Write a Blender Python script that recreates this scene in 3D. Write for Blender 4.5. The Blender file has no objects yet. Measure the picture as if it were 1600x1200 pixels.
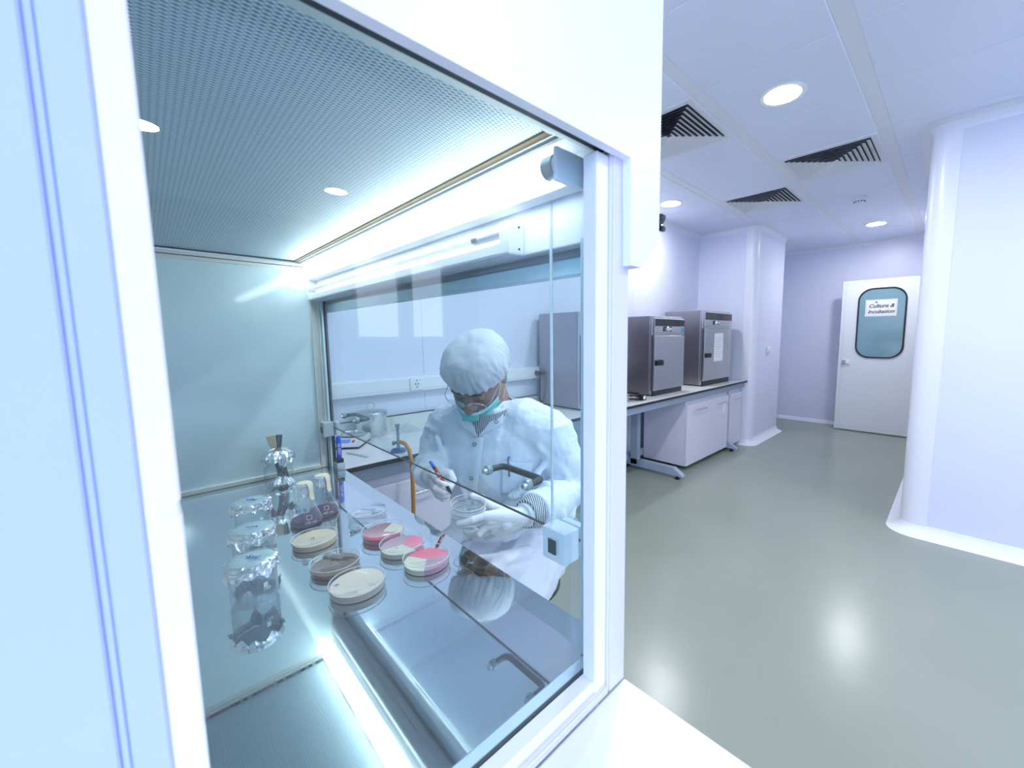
import bpy, bmesh, math, random
from mathutils import Vector, Matrix, noise
random.seed(7)
sc = bpy.context.scene
COL = sc.collection
V = Vector
PI = math.pi

# ------------------------------------------------------------------ camera
cd = bpy.data.cameras.new('camera')
cam = bpy.data.objects.new('camera', cd)
COL.objects.link(cam)
RX = V((0.70271573, -0.71143616, -0.00701427))
RY = V((-0.08015245, -0.06936622, -0.99436609))
RZ = V((0.70694143, 0.6993189, -0.10576808))
m = Matrix((RX, -RY, -RZ)).transposed().to_4x4()
m.translation = V((0, 0, 1.35))
cam.matrix_world = m
cd.sensor_fit = 'HORIZONTAL'
cd.sensor_width = 36
cd.lens = 633.437 / 1600 * 36
cd.shift_x = -(867.055 - 800) / 1600
cd.shift_y = -(600 - 593.367) / 1600
cd.clip_start = 0.01
cd.dof.use_dof = True
cd.dof.focus_distance = 1.5
cd.dof.aperture_fstop = 7.0
sc.camera = cam

# ------------------------------------------------------------------ world, exposure
w = bpy.data.worlds.new('world')
sc.world = w
w.use_nodes = True
bg = w.node_tree.nodes['Background']
bg.inputs[0].default_value = (0.62, 0.78, 1.0, 1)
bg.inputs[1].default_value = 6.0
sc.view_settings.view_transform = 'Standard'
sc.view_settings.look = 'None'
sc.view_settings.gamma = 1
sc.view_settings.exposure = 0.98
cy = sc.cycles
cy.use_denoising = True
cy.max_bounces = 12
cy.diffuse_bounces = 6
cy.glossy_bounces = 6
cy.transparent_max_bounces = 40
cy.caustics_reflective = False
cy.caustics_refractive = False
cy.sample_clamp_indirect = 6.0
DOWN_E = 122.0          # ceiling downlights
TUBE_E = 5.5          # fluorescent tube in the cabinet
WIN_E = 2.4            # daylight on the frosted window panes behind the camera
WIN_ADDED = 4.2            # bluer glow of side windows added out of view to brighten the room

# ------------------------------------------------------------------ materials
MATS = {}


def nodes(name):
    mt = bpy.data.materials.new(name)
    mt.use_nodes = True
    nt = mt.node_tree
    nt.nodes.clear()
    out = nt.nodes.new('ShaderNodeOutputMaterial')
    MATS[name] = mt
    return mt, nt, out


def N(nt, t, **k):
    n = nt.nodes.new('ShaderNode' + t)
    for a, b in k.items():
        setattr(n, a, b)
    return n


def pbr(name, col, rough=0.5, metal=0.0, spec=0.5, var=0.04, scale=6.0, bump=0.0, bscale=60.0,
        stretch=None, coat=0.0, sss=0.0, alpha=1.0):
    mt, nt, out = nodes(name)
    p = N(nt, 'BsdfPrincipled')
    p.inputs['Roughness'].default_value = rough
    p.inputs['Metallic'].default_value = metal
    p.inputs['Specular IOR Level'].default_value = spec
    p.inputs['Coat Weight'].default_value = coat
    p.inputs['Coat Roughness'].default_value = 0.05
    p.inputs['Alpha'].default_value = alpha
    if sss:
        p.inputs['Subsurface Weight'].default_value = sss
        p.inputs['Subsurface Radius'].default_value = (0.01, 0.004, 0.002)
    tc = N(nt, 'TexCoord')
    mp = N(nt, 'Mapping')
    nt.links.new(tc.outputs['Object'], mp.inputs[0])
    if stretch:
        mp.inputs['Scale'].default_value = stretch
    nz = N(nt, 'TexNoise')
    nz.inputs['Scale'].default_value = scale
    nz.inputs['Detail'].default_value = 4
    nt.links.new(mp.outputs[0], nz.inputs['Vector'])
    mx = N(nt, 'Mix', data_type='RGBA')
    c = V(col)
    mx.inputs[6].default_value = (*(c * (1 - var)), 1)
    mx.inputs[7].default_value = (*[min(1, x) for x in c * (1 + var)], 1)
    nt.links.new(nz.outputs['Fac'], mx.inputs[0])
    nt.links.new(mx.outputs[2], p.inputs['Base Color'])
    if bump:
        b = N(nt, 'Bump')
        b.inputs['Strength'].default_value = bump
        b.inputs['Distance'].default_value = 0.002
        n2 = N(nt, 'TexNoise')
        n2.inputs['Scale'].default_value = bscale
        n2.inputs['Detail'].default_value = 3
        nt.links.new(mp.outputs[0], n2.inputs['Vector'])
        nt.links.new(n2.outputs['Fac'], b.inputs['Height'])
        nt.links.new(b.outputs[0], p.inputs['Normal'])
    nt.links.new(p.outputs[0], out.inputs[0])
    return mt


def glass(name, tint=(0.96, 0.98, 0.98), ior=1.45, edge=0.0, rough=0.0, gcol=(1, 1, 1)):
    mt, nt, out = nodes(name)
    tr = N(nt, 'BsdfTransparent')
    tr.inputs[0].default_value = (*tint, 1)
    gl = N(nt, 'BsdfGlossy')
    gl.inputs['Roughness'].default_value = rough
    gl.inputs['Color'].default_value = (*gcol, 1)
    # Schlick reflectance of a thin pane (same from both sides)
    f0 = ((ior - 1) / (ior + 1)) ** 2
    lw0 = N(nt, 'LayerWeight')
    lw0.inputs[0].default_value = 0.5
    pw = N(nt, 'Math', operation='POWER')
    pw.inputs[1].default_value = 5
    nt.links.new(lw0.outputs['Facing'], pw.inputs[0])
    fr = N(nt, 'Math', operation='MULTIPLY_ADD')
    fr.inputs[1].default_value = 1 - f0
    fr.inputs[2].default_value = f0
    nt.links.new(pw.outputs[0], fr.inputs[0])
    mx = N(nt, 'MixShader')
    nt.links.new(fr.outputs[0], mx.inputs[0])
    nt.links.new(tr.outputs[0], mx.inputs[1])
    nt.links.new(gl.outputs[0], mx.inputs[2])
    last = mx
    if edge:
        lw = N(nt, 'LayerWeight')
        lw.inputs[0].default_value = 0.10
        df = N(nt, 'BsdfDiffuse')
        df.inputs[0].default_value = (0.75, 0.83, 0.85, 1)
        mu = N(nt, 'Math', operation='MULTIPLY')
        mu.inputs[1].default_value = edge
        nt.links.new(lw.outputs['Facing'], mu.inputs[0])
        m2 = N(nt, 'MixShader')
        nt.links.new(mu.outputs[0], m2.inputs[0])
        nt.links.new(mx.outputs[0], m2.inputs[1])
        nt.links.new(df.outputs[0], m2.inputs[2])
        last = m2
    nt.links.new(last.outputs[0], out.inputs[0])
    return mt


def emit(name, col, strength):
    mt, nt, out = nodes(name)
    e = N(nt, 'Emission')
    e.inputs[0].default_value = (*col, 1)
    e.inputs[1].default_value = strength
    nt.links.new(e.outputs[0], out.inputs[0])
    return mt


pbr('wall_back_paint', (0.34, 0.36, 0.42), 0.5, var=0.02)
pbr('wall', (0.71, 0.735, 0.86), 0.35, var=0.01)
pbr('ceiling_band', (0.80, 0.82, 0.86), 0.4, var=0.01)
pbr('ceiling_paint', (0.80, 0.84, 0.97), 0.4, var=0.01)
pbr('cove', (0.80, 0.81, 0.88), 0.3, var=0.01)
pbr('cabinet_white', (0.83, 0.84, 0.90), 0.4, var=0.01)
pbr('cabinet_lilac', (0.66, 0.66, 0.80), 0.45, var=0.01)
pbr('rail_grey', (0.50, 0.56, 0.58), 0.4, var=0.02)
pbr('stop_blue', (0.60, 0.72, 0.82), 0.25, var=0.02)
pbr('post_shade_blue', (0.46, 0.55, 0.82), 0.45, var=0.01)  # shade falling on the rear post is mixed into this blue
pbr('inner_cream', (0.74, 0.75, 0.72), 0.35, var=0.02)
pbr('seal_tan', (0.13, 0.095, 0.05), 0.7, var=0.15, scale=60)
pbr('alu', (0.62, 0.64, 0.66), 0.3, metal=0.9, var=0.04)
pbr('dark_metal', (0.06, 0.075, 0.09), 0.35, metal=0.6, var=0.25, scale=12, stretch=(3, 0.6, 8))
pbr('gasket', (0.02, 0.025, 0.035), 0.5)
pbr('chrome', (0.8, 0.8, 0.82), 0.12, metal=1.0, var=0.02)
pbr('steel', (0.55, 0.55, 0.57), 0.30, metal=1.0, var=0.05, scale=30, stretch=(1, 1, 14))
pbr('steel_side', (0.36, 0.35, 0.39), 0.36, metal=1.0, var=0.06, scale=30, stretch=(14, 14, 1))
pbr('pot_steel', (0.66, 0.68, 0.68), 0.25, metal=1.0, var=0.04)
pbr('black', (0.012, 0.012, 0.014), 0.4)
pbr('duct_dark', (0.05, 0.055, 0.065), 0.6)
pbr('black_gloss', (0.008, 0.008, 0.01), 0.12)
pbr('worktop', (0.68, 0.70, 0.68), 0.28, var=0.015)
pbr('rail_blue', (0.34, 0.40, 0.50), 0.4, var=0.02)
pbr('cupboard', (0.68, 0.66, 0.76), 0.4, var=0.015)
pbr('door_paint', (0.74, 0.76, 0.78), 0.35, var=0.01)
pbr('plastic_white', (0.78, 0.79, 0.82), 0.35, var=0.01)
pbr('paper', (0.80, 0.80, 0.83), 0.7, var=0.02)
pbr('cream_paper', (0.78, 0.70, 0.50), 0.7, var=0.06, scale=40)
pbr('ink_black', (0.01, 0.01, 0.012), 0.6)
pbr('ink_blue', (0.03, 0.05, 0.45), 0.6)
pbr('ink_white', (0.8, 0.85, 0.86), 0.6)
pbr('red', (0.6, 0.03, 0.03), 0.4)
pbr('blue_plastic', (0.04, 0.10, 0.75), 0.3)
pbr('blue_enamel', (0.05, 0.13, 0.34), 0.3, var=0.08)
pbr('burner_metal', (0.26, 0.36, 0.48), 0.3, metal=0.8, var=0.05)
pbr('hose', (0.50, 0.20, 0.015), 0.25, var=0.12, scale=40, bump=0.25, bscale=140)
pbr('foil', (0.86, 0.88, 0.90), 0.24, metal=1.0, var=0.05, scale=60, bump=0.5, bscale=90)
pbr('foil_top', (0.62, 0.78, 0.80), 0.3, metal=0.75, var=0.04, scale=30, bump=0.3, bscale=60)
pbr('coat', (0.82, 0.84, 0.93), 0.75, spec=0.2, var=0.02, scale=30, bump=0.35, bscale=24)
pbr('cap_cloth', (0.76, 0.79, 0.84), 0.8, spec=0.2, var=0.14, scale=18, bump=0.6, bscale=70, alpha=0.74)
pbr('glove', (0.74, 0.74, 0.76), 0.42, var=0.05, scale=70, bump=0.5, bscale=70)
pbr('skin', (0.30, 0.145, 0.095), 0.5, var=0.10, scale=30, sss=0.1)
pbr('hair', (0.02, 0.016, 0.014), 0.6, var=0.3, scale=60)
pbr('mask', (0.10, 0.66, 0.57), 0.75, var=0.05, scale=30, spec=0.2)
pbr('mask_white', (0.70, 0.78, 0.84), 0.8, spec=0.2)
pbr('trousers', (0.05, 0.055, 0.07), 0.8)
pbr('agar_tan', (0.78, 0.60, 0.36), 0.5, var=0.10, scale=40)
pbr('agar_cream', (0.82, 0.68, 0.52), 0.5, var=0.05, scale=40)
pbr('agar_brown', (0.17, 0.085, 0.022), 0.35, var=0.3, scale=30)
pbr('agar_red', (0.62, 0.03, 0.07), 0.4, var=0.1, scale=30)
pbr('agar_maroon', (0.30, 0.07, 0.10), 0.4, var=0.1, scale=30)
pbr('agar_pink', (0.90, 0.12, 0.20), 0.4, var=0.1, scale=30)
pbr('agar_plum', (0.50, 0.26, 0.33), 0.4, var=0.08, scale=30)
pbr('agar_straw', (0.72, 0.68, 0.50), 0.4, var=0.06, scale=30)
pbr('wine', (0.07, 0.002, 0.065), 0.2, var=0.2, spec=0.15)
pbr('frost_panel', (0.70, 0.84, 0.89), 0.08, var=0.03, scale=3, spec=0.6)
pbr('acrylic', (0.62, 0.76, 0.80), 0.15, var=0.02, alpha=0.55)
pbr('acrylic_dense', (0.82, 0.90, 0.95), 0.15, var=0.02, alpha=0.72)
pbr('handle_black', (0.018, 0.02, 0.022), 0.35, bump=0.3, bscale=200)
pbr('rope', (0.62, 0.68, 0.68), 0.6, var=0.2, scale=200)
pbr('uv_glass', (0.72, 0.76, 0.74), 0.08, var=0.02, alpha=0.45)
pbr('lime', (0.32, 0.46, 0.46), 0.15, var=0.1, alpha=0.75)
pbr('tag_blue', (0.02, 0.30, 0.62), 0.4)
pbr('screen_blue', (0.10, 0.25, 0.65), 0.2)
pbr('scale_body', (0.58, 0.60, 0.60), 0.4)
glass('pane', (0.915, 0.975, 0.985), 1.42)
glass('sash_pane', (0.93, 0.985, 0.995), 1.40)
glass('lab_glass', (0.92, 0.95, 0.96), 1.42, edge=0.9)
glass('dish_plastic', (0.97, 0.975, 0.98), 1.30, edge=0.35)
glass('lens', (0.97, 0.98, 0.99), 1.45)
glass('water', (0.93, 0.955, 0.965), 1.33)
glass('bag_film', (0.93, 0.95, 0.96), 1.7, edge=0.25, rough=0.05)
emit('downlight_glow', (0.95, 0.965, 1.0), DOWN_E)
emit('tube_glow', (0.93, 1.0, 0.97), TUBE_E)
emit('daylight', (0.72, 0.78, 1.0), WIN_E)
emit('added_daylight_blue', (0.42, 0.60, 1.0), WIN_ADDED)

# polished work surface: a mirror with a faint green-grey cast
mt, nt, out = nodes('mirror_steel')
g = N(nt, 'BsdfPrincipled')
g.inputs['Metallic'].default_value = 1.0
g.inputs['Roughness'].default_value = 0.035
g.inputs['Base Color'].default_value = (0.60, 0.70, 0.72, 1)
tc = N(nt, 'TexCoord')
mp = N(nt, 'Mapping')
mp.inputs['Scale'].default_value = (60, 3, 1)
nt.links.new(tc.outputs['Object'], mp.inputs[0])
nz = N(nt, 'TexNoise')
nz.inputs['Scale'].default_value = 4
nt.links.new(mp.outputs[0], nz.inputs['Vector'])
mr = N(nt, 'MapRange')
mr.inputs[1].default_value = 0.3
mr.inputs[2].default_value = 0.8
mr.inputs[3].default_value = 0.015
mr.inputs[4].default_value = 0.075
nt.links.new(nz.outputs['Fac'], mr.inputs[0])
nt.links.new(mr.outputs[0], g.inputs['Roughness'])
nt.links.new(g.outputs[0], out.inputs[0])

# epoxy floor
mt, nt, out = nodes('floor_epoxy')
g = N(nt, 'BsdfPrincipled')
tc = N(nt, 'TexCoord')
nz = N(nt, 'TexNoise')
nz.inputs['Scale'].default_value = 1.3
nz.inputs['Detail'].default_value = 5
nt.links.new(tc.outputs['Object'], nz.inputs['Vector'])
mx = N(nt, 'Mix', data_type='RGBA')
mx.inputs[6].default_value = (0.245, 0.278, 0.228, 1)
mx.inputs[7].default_value = (0.300, 0.335, 0.280, 1)
nt.links.new(nz.outputs['Fac'], mx.inputs[0])
nt.links.new(mx.outputs[2], g.inputs['Base Color'])
n2 = N(nt, 'TexNoise')
n2.inputs['Scale'].default_value = 9
n2.inputs['Detail'].default_value = 2
nt.links.new(tc.outputs['Object'], n2.inputs['Vector'])
b = N(nt, 'Bump')
b.inputs['Strength'].default_value = 0.08
b.inputs['Distance'].default_value = 0.01
nt.links.new(n2.outputs['Fac'], b.inputs['Height'])
nt.links.new(b.outputs[0], g.inputs['Normal'])
g.inputs['Roughness'].default_value = 0.24
nt.links.new(g.outputs[0], out.inputs[0])

# expanded-metal diffuser screen: staggered diamonds
mt, nt, out = nodes('diffuser_mesh')
g = N(nt, 'BsdfPrincipled')
g.inputs['Roughness'].default_value = 0.45
tc = N(nt, 'TexCoord')
sp = N(nt, 'SeparateXYZ')
nt.links.new(tc.outputs['Object'], sp.inputs[0])


def mth(op, a, bb=None):
    n = N(nt, 'Math', operation=op)
    for i, x in enumerate((a, bb)):
        if x is None:
            continue
        if isinstance(x, (int, float)):
            n.inputs[i].default_value = x
        else:
            nt.links.new(x, n.inputs[i])
    return n.outputs[0]


u = mth('MULTIPLY', sp.outputs[0], 1 / 0.0125)
v = mth('MULTIPLY', sp.outputs[1], 1 / 0.0052)


def tri(s):
    return mth('ABSOLUTE', mth('SUBTRACT', mth('FRACT', s), 0.5))


d1 = mth('ADD', tri(u), tri(v))                                   # diamond centred on cell corners
d2 = mth('ABSOLUTE', mth('SUBTRACT', d1, 0.5))                    # 0 on the strands
hole = N(nt, 'MapRange', interpolation_type='SMOOTHSTEP')
hole.inputs[1].default_value = 0.09
hole.inputs[2].default_value = 0.20
nt.links.new(d2, hole.inputs[0])
mx = N(nt, 'Mix', data_type='RGBA')
mx.inputs[6].default_value = (0.80, 0.90, 0.97, 1)
mx.inputs[7].default_value = (0.16, 0.28, 0.38, 1)
nt.links.new(hole.outputs[0], mx.inputs[0])
nt.links.new(mx.outputs[2], g.inputs['Base Color'])
b = N(nt, 'Bump')
b.invert = True
b.inputs['Strength'].default_value = 0.6
b.inputs['Distance'].default_value = 0.002
nt.links.new(hole.outputs[0], b.inputs['Height'])
nt.links.new(b.outputs[0], g.inputs['Normal'])
nt.links.new(g.outputs[0], out.inputs[0])

# striped shirt cloth
mt, nt, out = nodes('stripes')
g = N(nt, 'BsdfPrincipled')
g.inputs['Roughness'].default_value = 0.8
tc = N(nt, 'TexCoord')
wv = N(nt, 'TexWave')
wv.inputs['Scale'].default_value = 56
mp = N(nt, 'Mapping')
mp.inputs['Rotation'].default_value = (0.0, 0.0, 0.5)
nt.links.new(tc.outputs['Object'], mp.inputs[0])
nt.links.new(mp.outputs[0], wv.inputs['Vector'])
cr = N(nt, 'ValToRGB')
cr.color_ramp.interpolation = 'CONSTANT'
cr.color_ramp.elements[0].color = (0.02, 0.022, 0.035, 1)
cr.color_ramp.elements[1].color = (0.72, 0.74, 0.80, 1)
cr.color_ramp.elements[1].position = 0.45
nt.links.new(wv.outputs['Fac'], cr.inputs[0])
nt.links.new(cr.outputs[0], g.inputs['Base Color'])
nt.links.new(g.outputs[0], out.inputs[0])


# ------------------------------------------------------------------ mesh helpers
class MB:
    def __init__(s):
        s.bm = bmesh.new()

    def face(s, vs):
        try:
            return s.bm.faces.new(vs)
        except ValueError:
            return None

    def box(s, x0, x1, y0, y1, z0, z1, bev=0.0, seg=2, M=None):
        r = bmesh.ops.create_cube(s.bm, size=1)
        vs = r['verts']
        for q in vs:
            q.co = V((x0 + (q.co.x + .5) * (x1 - x0), y0 + (q.co.y + .5) * (y1 - y0), z0 + (q.co.z + .5) * (z1 - z0)))
        if bev:
            es = {e for q in vs for e in q.link_edges}
            r2 = bmesh.ops.bevel(s.bm, geom=list(es), offset=bev, segments=seg, affect='EDGES', profile=0.5)
            vs = list({q for f in r2['faces'] for q in f.verts} | {q for q in vs if q.is_valid})
        if M is not None:
            for q in vs:
                q.co = M @ q.co
        return s

    def loft(s, rings, cap=True, closed=True):
        R_ = [[s.bm.verts.new(p) for p in r] for r in rings]
        n = len(R_[0])
        for a, b in zip(R_, R_[1:]):
            for i in range(n if closed else n - 1):
                j = (i + 1) % n
                s.face((a[i], a[j], b[j], b[i]))
        if cap and closed:
            s.face(R_[0][::-1])
            s.face(R_[-1])
        return s

    def lathe(s, prof, c=(0, 0, 0), n=32, axis=None, cap=False, jit=None):
        c = V(c)
        ax = V(axis).normalized() if axis is not None else V((0, 0, 1))
        t = ax.orthogonal().normalized() if axis is not None else V((1, 0, 0))
        q = ax.cross(t)
        rings = []
        for k, (r, z) in enumerate(prof):
            ring = []
            for i in range(n):
                a = 2 * PI * i / n
                rr, zz = (r, z) if jit is None else jit(r, z, a, k)
                ring.append(c + t * rr * math.cos(a) + q * rr * math.sin(a) + ax * zz)
            rings.append(ring)
        return s.loft(rings, cap=cap)

    def cyl(s, p0, p1, r0, r1=None, n=20, cap=True):
        p0, p1 = V(p0), V(p1)
        L = (p1 - p0).length
        return s.lathe([(r0, 0), (r0 if r1 is None else r1, L)], p0, n, p1 - p0, cap)

    def tube(s, pts, r, n=12, round_ends=False, flat=None):
        pts = [V(p) for p in pts]
        k = len(pts)
        rs = list(r) if isinstance(r, (list, tuple)) else [r] * k
        if round_ends:
            d0 = (pts[0] - pts[1]).normalized()
            d1 = (pts[-1] - pts[-2]).normalized()
            pre = [(pts[0] + d0 * rs[0] * math.sin(a), rs[0] * math.cos(a)) for a in (1.45, 1.0, 0.5)]
            post = [(pts[-1] + d1 * rs[-1] * math.sin(a), rs[-1] * math.cos(a)) for a in (0.5, 1.0, 1.45)]
            pts = [p for p, _ in pre] + pts + [p for p, _ in post]
            rs = [q for _, q in pre] + rs + [q for _, q in post]
            k = len(pts)
        tg = []
        for i in range(k):
            a, b = pts[max(i - 1, 0)], pts[min(i + 1, k - 1)]
            tg.append((b - a).normalized())
        u = tg[0].orthogonal().normalized()
        rings = []
        for i in range(k):
            if i:
                q = tg[i - 1].rotation_difference(tg[i])
                u = (q @ u).normalized()
            vv = tg[i].cross(u)
            rings.append([pts[i] + (u * math.cos(2 * PI * j / n) + vv * math.sin(2 * PI * j / n)) * rs[i] for j in range(n)])
        return s.loft(rings)

    def prism(s, poly, axis, a0, a1):
        def P3(p, a):
            if axis == 'X':
                return V((a, p[0], p[1]))
            if axis == 'Y':
                return V((p[0], a, p[1]))
            return V((p[0], p[1], a))
        s.loft([[P3(p, a0) for p in poly], [P3(p, a1) for p in poly]])
        return s

    def ell(s, c, rx, ry, rz, M=None, u=24, v=16):
        r = bmesh.ops.create_uvsphere(s.bm, u_segments=u, v_segments=v, radius=1)
        M = M or Matrix.Identity(3)
        for q in r['verts']:
            q.co = V(c) + M @ V((q.co.x * rx, q.co.y * ry, q.co.z * rz))
        return s

    def sheet(s, rows):
        return s.loft(rows, cap=False, closed=False)

    def move(s, M):
        for q in s.bm.verts:
            q.co = M @ q.co
        return s

    def build(s, name, mat, parent=None, smooth=True, ang=38, loc=None, keep=False):
        bmesh.ops.recalc_face_normals(s.bm, faces=s.bm.faces[:])
        me = bpy.data.meshes.new(name)
        o = bpy.data.objects.new(name, me)
        COL.objects.link(o)
        org = V((0, 0, 0))
        if parent is not None:
            o.parent = parent
            q = parent
            while q is not None:
                org += q.location
                q = q.parent
        else:
            if loc is None:
                xs = [q.co for q in s.bm.verts]
                loc = V(((min(p.x for p in xs) + max(p.x for p in xs)) / 2,
                         (min(p.y for p in xs) + max(p.y for p in xs)) / 2, min(p.z for p in xs)))
            org = V(loc)
            o.location = org
        if not keep:
            for q in s.bm.verts:
                q.co -= org
        s.bm.to_mesh(me)
        s.bm.free()
        if smooth:
            me.shade_smooth()
            me.set_sharp_from_angle(angle=math.radians(ang))
        me.materials.append(MATS[mat])
        return o


def tag(o, label, cat, group=None):
    o['label'] = label
    o['category'] = cat
    if group:
        o['group'] = group
    return o


def thing(name, label, cat, loc, group=None):
    o = bpy.data.objects.new(name, None)
    o.empty_display_size = 0.05
    COL.objects.link(o)
    o.location = loc
    return tag(o, label, cat, group)


def struct(o):
    o['kind'] = 'structure'
    return o


def copy_tree(o, parent=None):
    c = o.copy()
    COL.objects.link(c)
    if parent is not None:
        c.parent = parent
    for ch in o.children:
        copy_tree(ch, c)
    return c


def text(name, s, size, mat, parent, M, shear=0.0, bold=0.0, align='CENTER', sub=1):
    cu = bpy.data.curves.new(name, 'FONT')
    cu.body = s
    cu.size = size
    cu.shear = shear
    cu.offset = bold
    cu.align_x = align
    cu.align_y = 'CENTER'
    cu.resolution_u = 4
    cu.extrude = 0.00015
    to = bpy.data.objects.new(name, cu)
    COL.objects.link(to)
    dg = bpy.context.evaluated_depsgraph_get()
    me = bpy.data.meshes.new_from_object(to.evaluated_get(dg))
    bpy.data.objects.remove(to)
    bpy.data.curves.remove(cu)
    me.name = name
    me.materials.clear()
    me.materials.append(MATS[mat])
    o = bpy.data.objects.new(name, me)
    COL.objects.link(o)
    org = V((0, 0, 0))
    q = parent
    while q is not None:
        org += q.location
        q = q.parent
    me.transform(Matrix.Translation(-org) @ M)
    o.parent = parent
    return o


def frame_mat(o, x, y):
    """text plane: x = reading direction, y = up of the letters"""
    x, y = V(x).normalized(), V(y).normalized()
    z = x.cross(y)
    return Matrix.Translation(V(o)) @ Matrix((x, y, z)).transposed().to_4x4()


def arc(cx, cy_, r, a0, a1, n=8):
    return [(cx + r * math.cos(math.radians(a0 + (a1 - a0) * i / n)), cy_ + r * math.sin(math.radians(a0 + (a1 - a0) * i / n))) for i in range(n + 1)]


def sweep_plan(mb, path, prof, side=1):
    """carry a (out, z) profile along a plan path; out is to the left (side=1) or right (-1)"""
    k = len(path)
    rows = []
    for i in range(k):
        def dirn(a, b):
            return (V(path[b]) - V(path[a])).normalized()
        t0 = dirn(max(i - 1, 0), max(i - 1, 0) + 1) if i else dirn(0, 1)
        t1 = dirn(i, i + 1) if i < k - 1 else t0
        n0, n1 = V((-t0.y, t0.x)) * side, V((-t1.y, t1.x)) * side
        nn = (n0 + n1).normalized()
        nn = nn / max(0.3, nn.dot(n0))
        rows.append([V((path[i][0] + nn.x * o_, path[i][1] + nn.y * o_, z)) for o_, z in prof])
    mb.sheet(rows)
    return mb


def remeshed(o, voxel, smooth_it=4, disp=0.0, dscale=0.05, factor=0.5):
    r = o.modifiers.new('Remesh', 'REMESH')
    r.mode = 'VOXEL'
    r.voxel_size = voxel
    r.use_smooth_shade = True
    if smooth_it:
        s_ = o.modifiers.new('Smooth', 'SMOOTH')
        s_.iterations = smooth_it
        s_.factor = factor
    if disp:
        tx = bpy.data.textures.new('folds', 'CLOUDS')
        tx.noise_scale = dscale
        tx.noise_depth = 2
        d = o.modifiers.new('Displace', 'DISPLACE')
        d.texture = tx
        d.strength = disp
        d.mid_level = 0.5
        d.texture_coords = 'LOCAL'
    return o


# ================================================================== ROOM
CE = 2.65
YB = 2.46          # bench wall
XF = 7.25          # far wall
YW = -4.5          # wall behind the camera
XR = 3.58          # right wall
mb = MB()
mb.box(-2.6, 7.4, -4.7, 2.6, -0.1, 0)
struct(mb.build('floor', 'floor_epoxy', smooth=False))

# ceiling: metal pan tiles between wide flat bands
mb = MB()
mb.box(-2.6, 7.4, -4.7, 2.6, CE - 0.0025, CE + 0.1)
ny = -8
for j in range(-8, 4):
    y0 = 0.458 + 0.67 * j
    y1 = y0 + 0.594
    if y1 > 2.46:
        y1 = 2.455
    for i in range(-8, 9):
        x0 = 2.203 + 0.61 * i
        mb.box(x0 + 0.002, x0 + 0.608, y0, y1, CE - 0.006, CE + 0.006, bev=0.003, seg=1)
struct(mb.build('ceiling', 'ceiling_paint', smooth=False))
for j in range(-7, 4):
    yb_ = 0.458 + 0.67 * j
    struct(MB().box(-2.5, 7.25, yb_ - 0.072, yb_ - 0.004, CE - 0.0045, CE - 0.001, bev=0.001, seg=1).build('trim_%d' % (j + 20), 'ceiling_band', smooth=False))

# bench wall of sandwich panels
mb = MB()
mb.box(-2.6, 6.3, YB + 0.004, YB + 0.15, 0, CE)
xs = [-2.5, -1.13, 0.07, 1.272, 2.472, 3.672, 5.2]
for a, b_ in zip(xs, xs[1:]):
    mb.box(a + 0.0012, b_ - 0.0012, YB, YB + 0.01, 0, CE, bev=0.001, seg=1)
struct(mb.build('wall_left', 'wall', smooth=False))
mb = MB()
mb.box(6.1, 7.4, YB, YB + 0.15, 0, CE)
struct(mb.build('wall_alcove', 'wall', smooth=False))
mb = MB()
mb.box(XF, XF + 0.15, -0.2, 2.6, 0, CE)
mb.box(XF - 0.003, XF + 0.01, 1.212, 2.5, 0, CE)
mb.box(XF - 0.003, XF + 0.01, 0.0, 1.208, 0, CE)
struct(mb.build('wall_far', 'wall', smooth=False))
mb = MB()
added_win = [(-4.2, -3.0), (-2.8, -1.6), (-1.4, -0.2)]
mb.box(-2.65, -2.5, -4.7, 2.6, 0, 0.95)
mb.box(-2.65, -2.5, -4.7, 2.6, 2.4, CE)
for a, b_ in ((-4.7, -4.2), (-3.0, -2.8), (-1.6, -1.4), (-0.2, 2.6)):
    mb.box(-2.65, -2.5, a, b_, 0.95, 2.4)
struct(mb.build('wall_side', 'wall', smooth=False))
for i, (a, b_) in enumerate(added_win):  # windows put in on the unseen wall only to light the room
    f = MB()
    for q in ((a, a + 0.03, 0.95, 2.4), (b_ - 0.03, b_, 0.95, 2.4), (a + 0.03, b_ - 0.03, 0.95, 0.98), (a + 0.03, b_ - 0.03, 2.37, 2.4)):
        f.box(-2.56, -2.51, q[0], q[1], q[2], q[3])
    wo = struct(f.build('window_%d' % (i + 3), 'plastic_white', smooth=False))
    MB().box(-2.545, -2.535, a + 0.03, b_ - 0.03, 0.98, 2.37).build('pane', 'added_daylight_blue', wo, smooth=False)

# right wall: block with a rounded corner
r = 0.085
path_r = [(XR, -4.5), (XR, 0.2 - r - 0.05), (XR, 0.2 - r)] + arc(XR + r, 0.2 - r, r, 180, 90)[1:] + [(XR + r + 0.05, 0.2), (7.3, 0.2)]
mb = MB()
mb.prism(path_r + [(7.3, -4.6), (XR, -4.6)], 'Z', 0, CE)
struct(mb.build('wall_right', 'wall', ang=25))
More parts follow.
